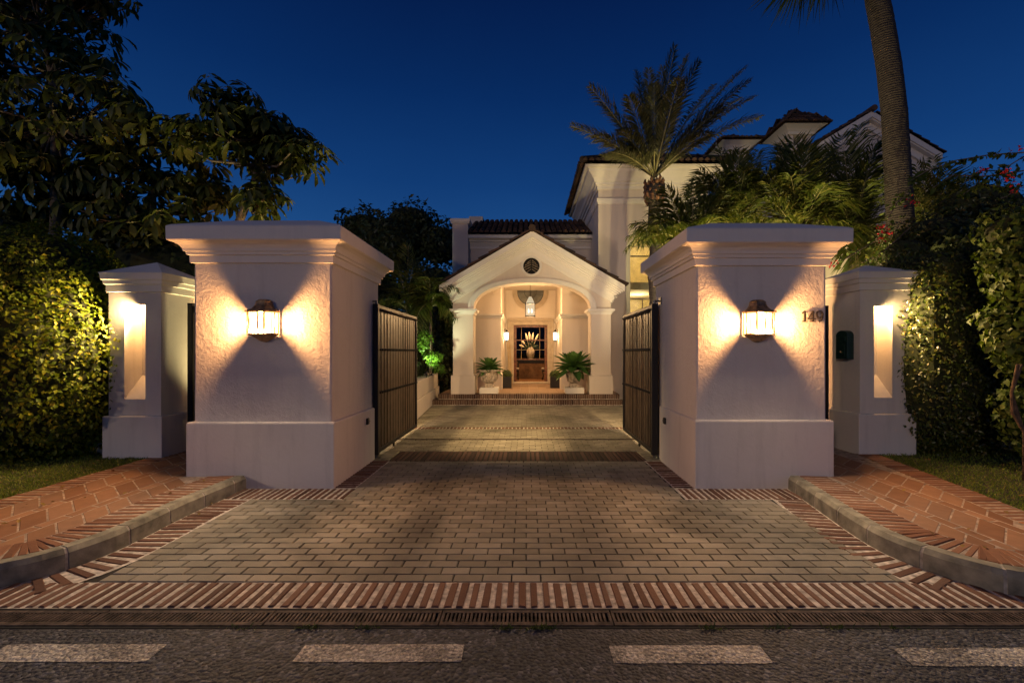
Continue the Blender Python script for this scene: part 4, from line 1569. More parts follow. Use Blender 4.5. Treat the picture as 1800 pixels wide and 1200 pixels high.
dr = part('front_door', MB().box(DX0, DX0 + 0.11, YB + 0.1, YB + 0.17, DZ0, DZ1).box(DX1 - 0.11, DX1, YB + 0.1, YB + 0.17, DZ0, DZ1).box(DX0 + 0.11, DX1 - 0.11, YB + 0.1, YB + 0.17, DZ1 - 0.09, DZ1).box(DX0 + 0.11, DX1 - 0.11, YB + 0.105, YB + 0.165, 1.99, 2.04).box(DX0 + 0.11, DX1 - 0.11, YB + 0.105, YB + 0.165, 1.22, 1.26), 'wood', villa, 0.006)
part('door_glass', MB().box(DX0 + 0.11, DX1 - 0.11, YB + 0.13, YB + 0.136, DZ0, DZ1 - 0.09), 'doorglass', dr)
gb = MB()
for x in (-0.2, 0.54):
    gb.box(x, x + 0.012, YB + 0.12, YB + 0.129, 1.26, DZ1 - 0.09)
gb.box(DX0 + 0.11, DX1 - 0.11, YB + 0.12, YB + 0.129, 1.62, 1.632)
part('glazing_bars', gb, 'bamboo', dr)
# round window over the door
wc = (0.17, 3.93)
rwn = part('round_window', MB().prism_y([(wc[0] + 0.53 * math.cos(2 * math.pi * k / 40), wc[1] + 0.53 * math.sin(2 * math.pi * k / 40)) for k in range(40)], YB - 0.025, YB - 0.02), simple('painted_reflection_pane', (0.16, 0.17, 0.17), 0.12, 0.0, var=0.3, vscale=2.5, spec=0.8), villa)  # opaque grey disc, sky reflection and dim room put into its colour
rg = MB()
for r0, r1, y in ((0.53, 0.59, YB - 0.05), (0.59, 0.66, YB - 0.08), (0.66, 0.72, YB - 0.05)):
    for k in range(48):
        a, b = 2 * math.pi * k / 48, 2 * math.pi * (k + 1) / 48
        rg.prism_y([(wc[0] + r * math.cos(q), wc[1] + r * math.sin(q)) for r, q in ((r0, a), (r0, b), (r1, b), (r1, a))], y, YB - 0.001)
part('window_surround', rg, 'stone', rwn)
gb = MB()
gb.box(wc[0] - 0.012, wc[0] + 0.012, YB - 0.04, YB - 0.026, wc[1] - 0.53, wc[1] + 0.53)
gb.box(wc[0] - 0.53, wc[0] + 0.53, YB - 0.042, YB - 0.028, wc[1] - 0.012, wc[1] + 0.012)
for r in (0.24, 0.515):
    for k in range(32):
        a, b = 2 * math.pi * k / 32, 2 * math.pi * (k + 1) / 32
        gb.prism_y([(wc[0] + rr * math.cos(q), wc[1] + rr * math.sin(q)) for rr, q in ((r - 0.01, a), (r - 0.01, b), (r + 0.012, b), (r + 0.012, a))], YB - 0.044, YB - 0.03)
part('glazing_bars', gb, 'gate_frame', rwn)
# hall behind the door
hl = MB()
hl.add([(-1.6, 20.6, 0.35), (2.0, 20.6, 0.35), (2.0, 20.6, 3.2), (-1.6, 20.6, 3.2)], [(0, 1, 2, 3)])
hl.add([(-1.6, YB + 0.26, 0.35), (-1.6, 20.6, 0.35), (-1.6, 20.6, 3.2), (-1.6, YB + 0.26, 3.2)], [(0, 1, 2, 3)])
hl.add([(2.0, YB + 0.26, 0.35), (2.0, 20.6, 0.35), (2.0, 20.6, 3.2), (2.0, YB + 0.26, 3.2)], [(3, 2, 1, 0)])
hl.add([(-1.6, YB + 0.26, 3.2), (2.0, YB + 0.26, 3.2), (2.0, 20.6, 3.2), (-1.6, 20.6, 3.2)], [(3, 2, 1, 0)])
part('hall_walls', hl, 'roomwall', villa)
part('hall_floor', MB().add([(-1.6, YB + 0.15, 0.352), (2.0, YB + 0.15, 0.352), (2.0, 20.6, 0.352), (-1.6, 20.6, 0.352)], [(0, 1, 2, 3)]), 'roomfloor', villa)
part('hall_window', MB().box(-0.75, 1.1, 20.56, 20.59, 1.25, 2.7), simple('night_pane', (0.012, 0.014, 0.01), 0.8, spec=0.0), villa)
light('hall_light', 'SPOT', (0.2, 18.6, 3.1), 260, (1.0, 0.6, 0.28), villa, 0.08, rot=(0, 0.05, -1), spot=100)

# upper wall and its roof
uw = MB()
uw.box(-2.66, 2.36, 16.0, 18.2, 4.0, 5.93)
uw.box(-2.66, -2.3, 15.7, 18.2, 0, 4.0)
part('upper_wall', uw, 'villa', villa, 0.01)
uc = MB()
for p, z0, z1 in ((0.05, 5.3, 5.42), (0.09, 5.42, 5.47), (0.13, 5.47, 5.53), (0.2, 5.53, 5.6), (0.25, 5.6, 5.75)):
    uc.box(-2.1, 2.38, 16 - p, 16.0, z0, z1)
uc.box(-2.1, 2.38, 15.64, 15.75, 5.62, 5.745)
part('upper_cornice', uc, 'trim', villa)
pi = part('parapet_pier', MB().box(-2.64, -2.08, 15.62, 16.2, 0.0, 6.2), 'villa', villa, 0.01)
part('pier_cap', MB().ring(-2.64, -2.08, 15.62, 16.2, [(0.002, 6.12), (0.03, 6.13), (0.05, 6.17), (0.07, 6.2), (0.07, 6.29), (0.05, 6.3)]), 'trim', pi)
part('parapet_pier', MB().box(-2.3, -1.75, 17.6, 18.2, 5.5, 7.0), 'villa', villa, 0.01)
ur = MB()
tile_roof(ur, (-2.1, 15.55, 5.74), (1, 0, 0), (0, 0.908, 0.418), 4.6, 3.05, pitch=0.2, r=0.085)
part('upper_roof', ur, 'rooftile', villa)
part('roof_deck', MB().add([(-2.1, 15.6, 5.752), (2.5, 15.6, 5.752), (2.5, 18.3, 6.99), (-2.1, 18.3, 6.99)], [(0, 1, 2, 3)]), 'fence', villa)

# tower
TX0, TX1, TY = 2.36, 5.95, 14.3
WCX, WCZ, WR = 4.19, 4.86, 0.93
tw = MB()
ar = [(WCX + WR * math.cos(math.pi * (1 - k / 28)), WCZ + WR * math.sin(math.pi * k / 28)) for k in range(29)]
ZT = 6.95
tw.box(TX0, WCX - WR, TY, TY + 0.55, 0, ZT)
tw.box(WCX + WR, TX1, TY, TY + 0.55, 0, ZT)
vs, fs = [], []
for x, z in ar:
    vs += [(x, TY, z), (x, TY, ZT), (x, TY + 0.55, z), (x, TY + 0.55, ZT)]
for k in range(len(ar) - 1):
    a, b = 4 * k, 4 * k + 4
    fs += [(a, b, b + 1, a + 1), (b + 2, a + 2, a + 3, b + 3), (b, a, a + 2, b + 2)]
tw.add(vs, fs)
tw.box(TX0, TX0 + 0.3, TY + 0.551, 18.6, 0, ZT)
tw.box(TX1 - 0.3, TX1, TY + 0.551, 18.6, 0, ZT)
tw.box(TX0 + 0.3, TX1 - 0.3, 18.3, 18.6, 0, ZT)
part('tower_wall', tw, 'villa', villa)
part('tower_band', MB().ring(TX0, TX1, TY, 18.6, [(0.001, 6.38), (0.02, 6.385), (0.03, 6.42), (0.05, 6.46), (0.06, 6.55), (0.001, 6.56)]), 'trim', villa)
part('tower_cornice', MB().ring(TX0, TX1, TY, 18.6, [(0.001, 6.85), (0.04, 6.86), (0.05, 6.96), (0.1, 6.98), (0.11, 7.05), (0.16, 7.08), (0.2, 7.16), (0.28, 7.25), (0.36, 7.32), (0.38, 7.4), (0.48, 7.42), (0.5, 7.48)]), 'trim', villa)
trf = MB()
ex0, ex1, ey0, ey1, ez = TX0 - 0.62, TX1 + 0.62, TY - 0.62, 19.2, 7.47
tp = math.tan(R(27))
hw_ = (ex1 - ex0) / 2
ln_ = hw_ / math.cos(R(27))
tile_roof(trf, (ex0, ey0, ez), (1, 0, 0), (0, math.cos(R(27)), math.sin(R(27))), ex1 - ex0, ln_, lambda a, b: b * math.cos(R(27)) < min(a, ex1 - ex0 - a) + 0.12)
tile_roof(trf, (ex0, ey1, ez), (0, -1, 0), (math.cos(R(27)), 0, math.sin(R(27))), ey1 - ey0, ln_, lambda a, b: b * math.cos(R(27)) < min(a, ey1 - ey0 - a) + 0.12)
tile_roof(trf, (ex1, ey0, ez), (0, 1, 0), (-math.cos(R(27)), 0, math.sin(R(27))), ey1 - ey0, ln_, lambda a, b: b * math.cos(R(27)) < min(a, ey1 - ey0 - a) + 0.12)
rz = ez + hw_ * tp
xm = (ex0 + ex1) / 2
for xx in (ex0, ex1):
    trf.tube([(xx, ey0, ez + 0.1), (xm, ey0 + hw_, rz + 0.1)], 0.1, 8)
trf.tube([(xm, ey0 + hw_, rz + 0.08), (xm, ey1 - hw_, rz + 0.08)], 0.1, 8)
part('tower_roof', trf, 'rooftile', villa)
part('roof_deck', MB().add([(ex0 + 0.1, ey0 + 0.1, ez + 0.025), (ex1 - 0.1, ey0 + 0.1, ez + 0.025), (ex1 - 0.1, ey1, ez + 0.025), (ex0 + 0.1, ey1, ez + 0.025), (xm, ey0 + hw_, rz), (xm, ey1 - hw_, rz)], [(0, 1, 4), (1, 2, 5, 4), (2, 3, 5), (3, 0, 4, 5)]), 'fence', villa)
# tall arched stair window
WI = 0.72
wi = MB()
ar2 = [(WCX + WI * math.cos(math.pi * (1 - k / 28)), WCZ + WI * math.sin(math.pi * k / 28)) for k in range(29)]
vs, fs = [], []
for (x, z), (x2, z2) in zip(ar, ar2):
    vs += [(x, TY + 0.28, z), (x2, TY + 0.28, z2), (x2, TY + 0.5, z2)]
for k in range(28):
    a, b = 3 * k, 3 * k + 3
    fs += [(a, a + 1, b + 1, b), (a + 1, a + 2, b + 2, b + 1)]
wi.add(vs, fs)
for s in (-1, 1):
    xs = sorted((WCX + s * (WR - 0.001), WCX + s * WI))
    wi.box(xs[0], xs[1], TY + 0.28, TY + 0.5, 0.3, WCZ)
win = part('stair_window', wi, 'trim', villa)
gl = MB()
poly = [(WCX - WI, 0.3), (WCX + WI, 0.3)] + ar2[::-1]
gl.prism_y(poly, TY + 0.4, TY + 0.406)
part('window_glass', gl, 'glass', win)
gb = MB()
for x in (WCX - 0.05, WCX + 0.0):
    pass
gb.box(WCX - WI, WCX + WI, TY + 0.37, TY + 0.395, 5.06, 5.1)
gb.box(WCX - WI, WCX + WI, TY + 0.37, TY + 0.395, 3.3, 3.34)
gb.box(WCX - 0.3, WCX - 0.27, TY + 0.372, TY + 0.396, 0.3, 3.3)
gb.box(WCX + 0.27, WCX + 0.3, TY + 0.372, TY + 0.396, 0.3, 5.06)
part('window_frame', gb, 'stone', win)
sr = MB()
for y0, z0, z1 in ((15.3, 3.72, 3.98),):
    sr.box(TX0 + 0.3, TX1 - 0.3, y0, 18.3, z0, z1)
part('stair_landing', sr, 'stone', villa)
rl = MB()
rl.tube([(3.0, 15.9, 1.9), (4.0, 15.9, 2.95), (5.6, 15.9, 2.95)], 0.03, 6)
for k in range(22):
    x = 3.0 + k * 0.12
    zt = min(1.9 + (x - 3.0) * 1.05, 2.95)
    rl.box(x - 0.008, x + 0.008, 15.89, 15.91, zt - 1.0, zt)
part('stair_railing', rl, 'gate_frame', villa)
part('landing_rail', MB().tube([(2.9, 15.35, 4.9), (5.6, 15.35, 4.9)], 0.025, 6), 'gate_frame', villa)
part('stair_hall_wall', MB().add([(TX0 + 0.301, 18.29, 0), (TX1 - 0.301, 18.29, 0), (TX1 - 0.301, 18.29, 6.9), (TX0 + 0.301, 18.29, 6.9)], [(0, 1, 2, 3)]), simple('yellow_hall', (0.75, 0.6, 0.32), 0.9), villa)
light('stair_light', 'POINT', (4.3, 16.4, 5.9), 130, (1.0, 0.72, 0.34), villa, 0.1)
light('stair_light', 'POINT', (4.2, 16.6, 3.3), 130, (1.0, 0.72, 0.34), villa, 0.1)

# right wing: gable, chimneys
gw = MB()
ga = at(1522, 208, 19)
gs = 0.6
hfw = 2.9
gw.prism_y([(ga.x - hfw, 0), (ga.x + hfw, 0), (ga.x + hfw, ga.z - gs * hfw), (ga.x, ga.z), (ga.x - hfw, ga.z - gs * hfw)], 19, 24)
part('gable_wall', gw, 'villa', villa)
gc = MB()
for d0, d1, p in ((0.0, 0.24, 0.36), (0.24, 0.3, 0.3), (0.3, 0.62, 0.1)):
    for sgn in (-1, 1):
        xt = ga.x + sgn * (hfw + 0.1)
        z = lambda x, d: ga.z + 0.12 - gs * abs(x - ga.x) - d
        poly = [(ga.x, z(ga.x, d0)), (xt, z(xt, d0)), (xt, z(xt, d1)), (ga.x, z(ga.x, d1))]
        gc.prism_y(poly[::-1] if sgn > 0 else poly, 19 - p, 19.0 - 0.001)
part('wing_cornice', gc, 'trim', villa)
gr = MB()
an = math.atan(gs)
for sgn in (-1, 1):
    tip = Vector((ga.x + sgn * (hfw + 0.15), 18.55, ga.z + 0.13 - gs * (hfw + 0.15)))
    tile_roof(gr, tip, (0, 1, 0), (-sgn * math.cos(an), 0, math.sin(an)), 5.4, (hfw + 0.15) / math.cos(an), pitch=0.26, expo=0.42, r=0.11)
gr.tube([(ga.x, 18.5, ga.z + 0.2), (ga.x, 24, ga.z + 0.2)], 0.13, 8)
part('wing_roof', gr, 'rooftile', villa)
for (px, ya_, pe, Y, hw2, nm) in ((1395, 198, 236, 20, 0.52, 0), (1288, 247, 262, 20.5, 0.45, 1)):
    c = at(px, pe, Y)
    ap = at(px, ya_, Y).z
    chm = part('chimney', MB().box(c.x - hw2, c.x + hw2, Y - hw2, Y + hw2, 6.0, c.z - 0.75), 'villa', villa, 0.01)
    pi_ = MB()
    for dx in (-1, 0, 1):
        for dy in (-1, 1):
            pi_.box(c.x + dx * (hw2 - 0.12) - 0.09, c.x + dx * (hw2 - 0.12) + 0.09, Y + dy * (hw2 - 0.12) - 0.09, Y + dy * (hw2 - 0.12) + 0.09, c.z - 0.75, c.z - 0.3)
    for dy in (-0.1, 0.1):
        for dx in (-1, 1):
            pi_.box(c.x + dx * (hw2 - 0.121) - 0.089, c.x + dx * (hw2 - 0.121) + 0.089, Y + dy - 0.05, Y + dy + 0.05, c.z - 0.75, c.z - 0.3)
    part('chimney_vent', pi_, 'villa', chm)
    part('chimney_cornice', MB().ring(c.x - hw2, c.x + hw2, Y - hw2, Y + hw2, [(0, c.z - 0.3), (0.06, c.z - 0.28), (0.1, c.z - 0.2), (0.22, c.z - 0.1), (0.4, c.z), (0.42, c.z + 0.02)]), 'trim', chm)
    ct = MB()
    E = hw2 + 0.5
    rise = ap - c.z
    sl_ = math.atan2(rise, E)
    for (o_, u_, v_) in (((c.x - E, Y - E), (1, 0), (0, 1)), ((c.x + E, Y - E), (0, 1), (-1, 0)), ((c.x - E, Y + E), (0, -1), (1, 0)), ((c.x + E, Y + E), (-1, 0), (0, -1))):
        tile_roof(ct, (o_[0], o_[1], c.z + 0.02), (*u_, 0), (v_[0] * math.cos(sl_), v_[1] * math.cos(sl_), math.sin(sl_)), 2 * E, E / math.cos(sl_), lambda a, b: b * math.cos(sl_) < min(a, 2 * E - a) + 0.1)
    ct.add([(c.x - E, Y - E, c.z + 0.03), (c.x + E, Y - E, c.z + 0.03), (c.x + E, Y + E, c.z + 0.03), (c.x - E, Y + E, c.z + 0.03), (c.x, Y, ap)], [(0, 1, 4), (1, 2, 4), (2, 3, 4), (3, 0, 4), (3, 2, 1, 0)])
    part('chimney_roof', ct, 'rooftile', chm)
an_ = MB()
for px, z1 in ((1259, 240), (1281, 238)):
    p, q = at(px, 262, 20), at(px, z1, 20)
    an_.tube([p, q], 0.02, 6)
part('lightning_rod', an_, 'steel', villa)

# pale garden wall at the right behind the pillars
gwl = thing('garden_wall', 'tall pale garden wall glowing behind the tall palm trunk', 'wall', (10, 10.2, 0))
part('wall_face', MB().box(6.2, 16.0, 10.2, 10.45, 0, 4.35), 'villa', gwl, 0.01)
part('coping', MB().box(6.15, 16.05, 10.12, 10.53, 4.352, 4.45), 'trim', gwl, 0.01)

# terrace wall at the left of the court
tw_ = thing('terrace_wall', 'low cream terrace wall with a groove left of the porch', 'wall', (-3.3, 11, 0))
def skew(x0, y0, x1, y1, w_, z0, z1):
    return MB().add([(x0 - w_, y0, z0), (x0, y0, z0), (x1, y1, z0), (x1 - w_, y1, z0), (x0 - w_, y0, z1), (x0, y0, z1), (x1, y1, z1), (x1 - w_, y1, z1)],
                    [(0, 3, 2, 1), (4, 5, 6, 7), (0, 1, 5, 4), (1, 2, 6, 5), (2, 3, 7, 6), (3, 0, 4, 7)])


part('lower_wall', skew(-2.4, 8.9, -2.86, 14.4, 0.45, 0, 0.42), 'villa', tw_, 0.012)
part('upper_wall', skew(-2.45, 8.9, -2.91, 14.4, 0.4, 0.424, 0.845), 'villa', tw_, 0.012)

# ------------------------------------------------------------------ porch furniture
pl = thing('porch_lantern', 'lit square hanging lantern with tapered top under the arch', 'lantern', (0.13, 14.35, 2.68))
c = Vector((0.13, 14.35, 0))
zz0, zz1 = 2.72, 3.1
fr = MB()
for dx in (-1, 1):
    for dy in (-1, 1):
        fr.box(c.x + dx * 0.15 - 0.01, c.x + dx * 0.15 + 0.01, c.y + dy * 0.15 - 0.01, c.y + dy * 0.15 + 0.01, zz0 - 0.02, zz1)
        fr.tube([(c.x + dx * 0.15, c.y + dy * 0.15, zz1 + 0.03), (c.x + dx * 0.05, c.y + dy * 0.05, zz1 + 0.25)], 0.009, 6)
for z in (zz0 - 0.02, zz1):
    for dy in (-1, 1):
        fr.box(c.x - 0.165, c.x + 0.165, c.y + dy * 0.155 - 0.012, c.y + dy * 0.155 + 0.012, z, z + 0.028)
        fr.box(c.x + dy * 0.155 - 0.012, c.x + dy * 0.155 + 0.012, c.y - 0.142, c.y + 0.142, z, z + 0.028)
part('frame', fr, 'gate_frame', pl)
gp = MB()
for dx, dy in ((0, -1), (0, 1)):
    y = c.y + dy * 0.148
    gp.add([(c.x - 0.14, y, zz0), (c.x + 0.14, y, zz0), (c.x + 0.14, y, zz1), (c.x - 0.14, y, zz1)], [(0, 1, 2, 3)])
    x = c.x + dy * 0.148
    gp.add([(x, c.y - 0.14, zz0), (x, c.y + 0.14, zz0), (x, c.y + 0.14, zz1), (x, c.y - 0.14, zz1)], [(0, 1, 2, 3)])
gp.add([(c.x - 0.145, c.y - 0.145, zz1 + 0.03), (c.x + 0.145, c.y - 0.145, zz1 + 0.03), (c.x + 0.145, c.y + 0.145, zz1 + 0.03), (c.x - 0.145, c.y + 0.145, zz1 + 0.03), (c.x - 0.045, c.y - 0.045, zz1 + 0.25), (c.x + 0.045, c.y - 0.045, zz1 + 0.25), (c.x + 0.045, c.y + 0.045, zz1 + 0.25), (c.x - 0.045, c.y + 0.045, zz1 + 0.25)], [(0, 1, 5, 4), (1, 2, 6, 5), (2, 3, 7, 6), (3, 0, 4, 7)])
part('glass', gp, 'porchpane', pl)
part('finial', MB().lathe((c.x, c.y, zz1 + 0.25), [(0.05, 0), (0.06, 0.02), (0.03, 0.04), (0.015, 0.07)], 12).tube([(c.x, c.y, zz1 + 0.3), (c.x, c.y, 3.97)], 0.01, 6), 'gate_frame', pl)
for dx in (-0.05, 0.05):
    part('bulb', MB().lathe((c.x + dx, c.y, zz0 + 0.1), [(0.006, 0), (0.024, 0.03), (0.02, 0.1), (0.006, 0.14)], 10), 'bulb', pl, smooth=True)
light('porch_light', 'POINT', (c.x, c.y, zz0 + 0.2), 270, (1.0, 0.6, 0.26), pl, 0.06)

sc = thing('wall_sconce', 'lit wall sconce left of the front door', 'sconce', (0, 0, 0), 'sconces flanking the front door')
part('arm', MB().tube([(0, 0, 0.2), (0.06, 0, 0.27), (0.11, 0, 0.23)], 0.01, 6).box(0, 0.012, -0.04, 0.04, -0.1, 0.22), 'gate_frame', sc)
part('cap', MB().lathe((0.11, 0, 0), [(0.085, 0.14), (0.07, 0.17), (0.03, 0.21), (0.012, 0.24)], 14), 'gate_frame', sc)
part('glass_shade', MB().lathe((0.11, 0, 0), [(0.055, -0.15), (0.07, -0.1), (0.075, 0.05), (0.07, 0.138)], 14), emit('sconce_glass', (1.0, 0.85, 0.6), 5.0, 0.5), sc, smooth=True)
part('bottom', MB().lathe((0.11, 0, 0), [(0.02, -0.2), (0.05, -0.165), (0.058, -0.151)], 14), 'gate_frame', sc)
light('sconce_light', 'POINT', (0.11, 0, -0.02), 40, (1.0, 0.66, 0.3), sc, 0.04)
sc.location = (RX0, 16.1, 2.12)
s2 = copy_tree(sc)
s2.location = (RX1, 16.1, 2.12)
s2.rotation_euler = (0, 0, math.pi)
s2['label'] = 'lit wall sconce right of the front door'


def urn(x, y, s, label):
    u = thing('stone_urn', label, 'urn', (x, y, FL), 'stone urns flanking the entrance')
    b = 0.28
    part('pedestal', MB().ring(x - b, x + b, y - b, y + b, [(0, FL + 0.005), (0, FL + 0.17), (-0.02, FL + 0.185)]), 'trim', u, 0.01)
    part('foot', MB().ring(x - 0.12, x + 0.12, y - 0.12, y + 0.12, [(0.03, FL + 0.186), (0.03, FL + 0.21), (0, FL + 0.22), (0, FL + 0.3)]), 'urn', u, 0.008)
    pr = [(0.09, 0.30), (0.14, 0.32), (0.2, 0.36), (0.235, 0.44), (0.245, 0.52), (0.25, 0.6), (0.27, 0.64), (0.33, 0.67), (0.345, 0.7), (0.33, 0.715), (0.25, 0.69), (0.22, 0.65)]
    part('bowl', MB().lathe((x, y, FL), [(r * s, z) for r, z in pr], 28), 'urn', u, smooth=True)
    rl = MB()
    for k in range(14):
        a = 2 * math.pi * k / 14
        rl.tube([(x + 0.2 * s * math.cos(a), y + 0.2 * s * math.sin(a), FL + 0.37), (x + 0.25 * s * math.cos(a + 0.1), y + 0.25 * s * math.sin(a + 0.1), FL + 0.48), (x + 0.252 * s * math.cos(a - 0.1), y + 0.252 * s * math.sin(a - 0.1), FL + 0.6)], 0.022, 6)
    part('carved_relief', rl, 'urn', u)
    return u


urn(-1.12, 13.32, 1.0, 'carved stone urn on a pedestal left of the entrance')
urn(1.45, 13.32, 0.86, 'carved stone urn on a pedestal right of the entrance')


def agave(x, y, z, R_, n, label):
    a = thing('agave', label, 'agave', (x, y, z), 'agaves in the stone urns')
    mb = MB()
    ga_ = math.pi * (3 - math.sqrt(5))
    for i in range(n):
        f = i / n
        el = R(88 - 124 * f ** 1.15) if f < 1 else 0
        az = i * ga_
        L = R_ * (0.55 + 0.5 * min(1, f * 2.2)) * random.uniform(0.9, 1.08)
        d = Vector((math.cos(az) * math.cos(el), math.sin(az) * math.cos(el), math.sin(el)))
        s = Vector((-math.sin(az), math.cos(az), 0))
        nn = s.cross(d) * -1
        if nn.z < 0:
            nn = -nn
        vs, fs = [], []
        base = Vector((x, y, z)) + d * 0.03
        secs = [(0, 0.55), (0.25, 0.75), (0.5, 1.0), (0.72, 0.8), (0.9, 0.35), (1.0, 0.02)]
        for t, w_ in secs:
            p = base + d * (L * t) + Vector((0, 0, -0.10 * L * t * t)) + nn * (0.05 * L * (t - 0.5) ** 2)
            hw2 = 0.115 * R_ * w_ * 1.7
            vs += [p - s * hw2 + nn * 0.12 * hw2 * 3, p - nn * 0.1 * hw2, p + s * hw2 + nn * 0.12 * hw2 * 3]
        for k in range(len(secs) - 1):
            for j in range(2):
                q = (3 * k + j, 3 * k + j + 1, 3 * k + j + 4, 3 * k + j + 3)
                fs.append(q)
        mb.add(vs, fs)
    part('leaves', mb, 'agave', a)
    part('stem', MB().lathe((x, y, z - 0.1), [(0.07, 0), (0.06, 0.12), (0.02, 0.16)], 10), 'agave', a)


agave(-1.12, 13.32, 1.06, 0.45, 44, 'smaller spiky green agave in the left stone urn')
agave(1.45, 13.32, 1.1, 0.66, 60, 'larger spiky green agave in the right stone urn')

for x, lab in ((-0.68, 'small black cube pot left of the front door'), (1.0, 'small black cube pot right of the front door')):
    t = thing('cube_planter', lab, 'planter', (x, 15.2, FL), 'black cube planters by the door')
    part('pot', MB().ring(x - 0.17, x + 0.17, 15.03, 15.37, [(0, FL + 0.006), (0, FL + 0.4), (-0.02, FL + 0.4), (-0.025, FL + 0.36)]), 'pot', t, 0.008)
    b = thing('box_ball', lab.replace('small black cube pot', 'clipped round box ball in the black pot'), 'topiary', (x, 15.2, FL + 0.4), 'box balls in black pots')
    foliage('leaves', [((x, 15.2, FL + 0.46), (0.19, 0.19, 0.17))], 700, 0.035, 0.022, 'box', b, 0.03, amp=0.01)
    core('dark_ball_core', [((x, 15.2, FL + 0.46), (0.19, 0.19, 0.17))], 'core_dark', b, 0.88)
bs = thing('bamboo_poles', 'pair of pale bamboo poles leaning beside the door surround', 'poles', (-0.72, 17.1, FL))
for dx in (0.0, 0.09):
    part('pole', MB().tube([(-0.5 + dx * 0.6 - 0.1, 16.95, FL + 0.01), (-0.76 + dx, 17.3, 1.95)], 0.016, 8), 'bamboo', bs)

# hall furniture seen through the door glass
tb = thing('console_table', 'black console table behind the glass front door', 'table', (0.17, 19.2, 0.352))
part('tabletop', MB().box(-0.45, 0.95, 18.95, 19.5, 1.14, 1.19), 'furniture', tb, 0.006)
part('apron', MB().box(-0.38, 0.88, 19.0, 19.45, 1.04, 1.139), 'furniture', tb)
for x in (-0.38, 0.83):
    for y in (19.0, 19.4):
        part('leg', MB().box(x, x + 0.05, y, y + 0.05, 0.352, 1.04), 'furniture', tb)
va = thing('vase', 'pale rounded ceramic vase on the hall table', 'vase', (0.19, 19.2, 1.19))
part('body', MB().lathe((0.19, 19.2, 1.19), [(0.09, 0), (0.13, 0.08), (0.185, 0.25), (0.19, 0.34), (0.15, 0.47), (0.1, 0.53), (0.11, 0.56), (0.09, 0.55)], 20), 'vase', va, smooth=True)
pg = thing('pampas_bunch', 'dry cream pampas plumes standing in the hall vase', 'pampas grass', (0.19, 19.2, 1.6))
for k, (dx, dz) in enumerate(((-0.42, 0.42), (-0.22, 0.72), (-0.06, 0.78), (0.12, 0.75), (0.34, 0.68), (-0.5, 0.2))):
    e = Vector((0.19 + dx, 19.2 + random.uniform(-0.1, 0.1), 1.65 + dz))
    s = Vector((0.19 + dx * 0.15, 19.2, 1.65))
    m1 = s.lerp(e, 0.5)
    part('plume', MB().tube([s, m1, m1.lerp(e, 0.2), m1.lerp(e, 0.6), e], [0.006, 0.008, 0.045, 0.05, 0.008], 8), 'plume', pg)
n = 60
V, Tr = leaf_arrays(np.tile([[0.19, 19.2, 1.68]], (n, 1)), rng.normal(size=(n, 3)) * [1, 0.5, 0.3] + [0, 0, 0.7], rng.normal(size=(n, 3)), 0.3 + 0.2 * rng.random(n), np.full(n, 0.03))
np_mesh('leaves', V, Tr, 'box', pg)
for x, lab in ((-0.55, 'cushioned stool under the left end of the hall table'), (0.9, 'cushioned stool under the right end of the hall table')):
    t = thing('stool', lab, 'stool', (x, 18.7, 0.352), 'stools by the hall table')
    part('cushion', MB().box(x - 0.24, x + 0.24, 18.5, 18.9, 0.78, 0.86), 'cushion', t, 0.02)
    part('seat_frame', MB().box(x - 0.24, x + 0.24, 18.5, 18.9, 0.7, 0.779), 'furniture', t)
    for dx in (-0.21, 0.21):
        for y in (18.53, 18.87):
            part('leg', MB().tube([(x + dx, y, 0.7), (x + dx * 0.8, y, 0.52), (x + dx * 1.05, y, 0.352)], 0.02, 6), 'furniture', t)

# ------------------------------------------------------------------ hedges and climbers
def E(x, y, Y, rx, ry, rz):
    p = at(x, y, Y)
    return ((p.x, p.y, p.z), (rx, ry, rz))


h = thing('hedge', 'bright yellow green hedge lit by the left niche pillar', 'hedge', (-7.0, 6.2, PZ))
ells = [((-6.55, 6.0, 1.4), (1.02, 0.95, 1.4)), ((-7.5, 5.7, 1.6), (1.3, 1.1, 1.6)), ((-7.0, 6.2, 2.35), (1.25, 0.9, 0.95)), ((-8.9, 5.4, 1.7), (1.4, 1.2, 1.8)), ((-6.25, 6.1, 0.9), (0.62, 0.75, 0.85)), ((-6.4, 6.25, 2.5), (0.6, 0.5, 0.5))]
foliage('leaves', ells, 34000, 0.06, 0.038, 'hedge', h, 0.25, k=2.2, amp=0.15, s=2.4, hang=0.9, spread=0.75, zmin=PZ)
core('dark_core', ells, 'core_dark', h, 0.82, 2.4, PZ)

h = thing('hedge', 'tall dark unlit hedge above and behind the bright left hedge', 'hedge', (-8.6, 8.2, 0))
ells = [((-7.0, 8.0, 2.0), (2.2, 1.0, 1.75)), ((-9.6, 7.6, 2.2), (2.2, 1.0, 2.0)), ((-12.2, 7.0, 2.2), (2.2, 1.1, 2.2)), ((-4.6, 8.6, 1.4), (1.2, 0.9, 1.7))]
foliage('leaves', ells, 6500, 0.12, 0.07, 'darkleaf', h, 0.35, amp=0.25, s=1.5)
core('dark_core', ells, 'core_dark', h, 0.85, zmin=0)

h = thing('hedge', 'clipped small leaved hedge touching the right niche pillar', 'hedge', (5.75, 6.6, PZ))
ells = [((5.73, 6.27, 1.45), (0.57, 0.66, 1.32)), ((6.45, 6.3, 1.6), (0.66, 0.7, 1.5)), ((5.85, 6.4, 2.5), (0.62, 0.6, 0.5))]
foliage('leaves', ells, 12500, 0.052, 0.028, 'ivy', h, 0.12, k=3.4, amp=0.06, s=3.0, hang=0.5, spread=1.1, zmin=PZ)
core('dark_core', ells, 'core_dark', h, 0.88, 3.4, PZ)

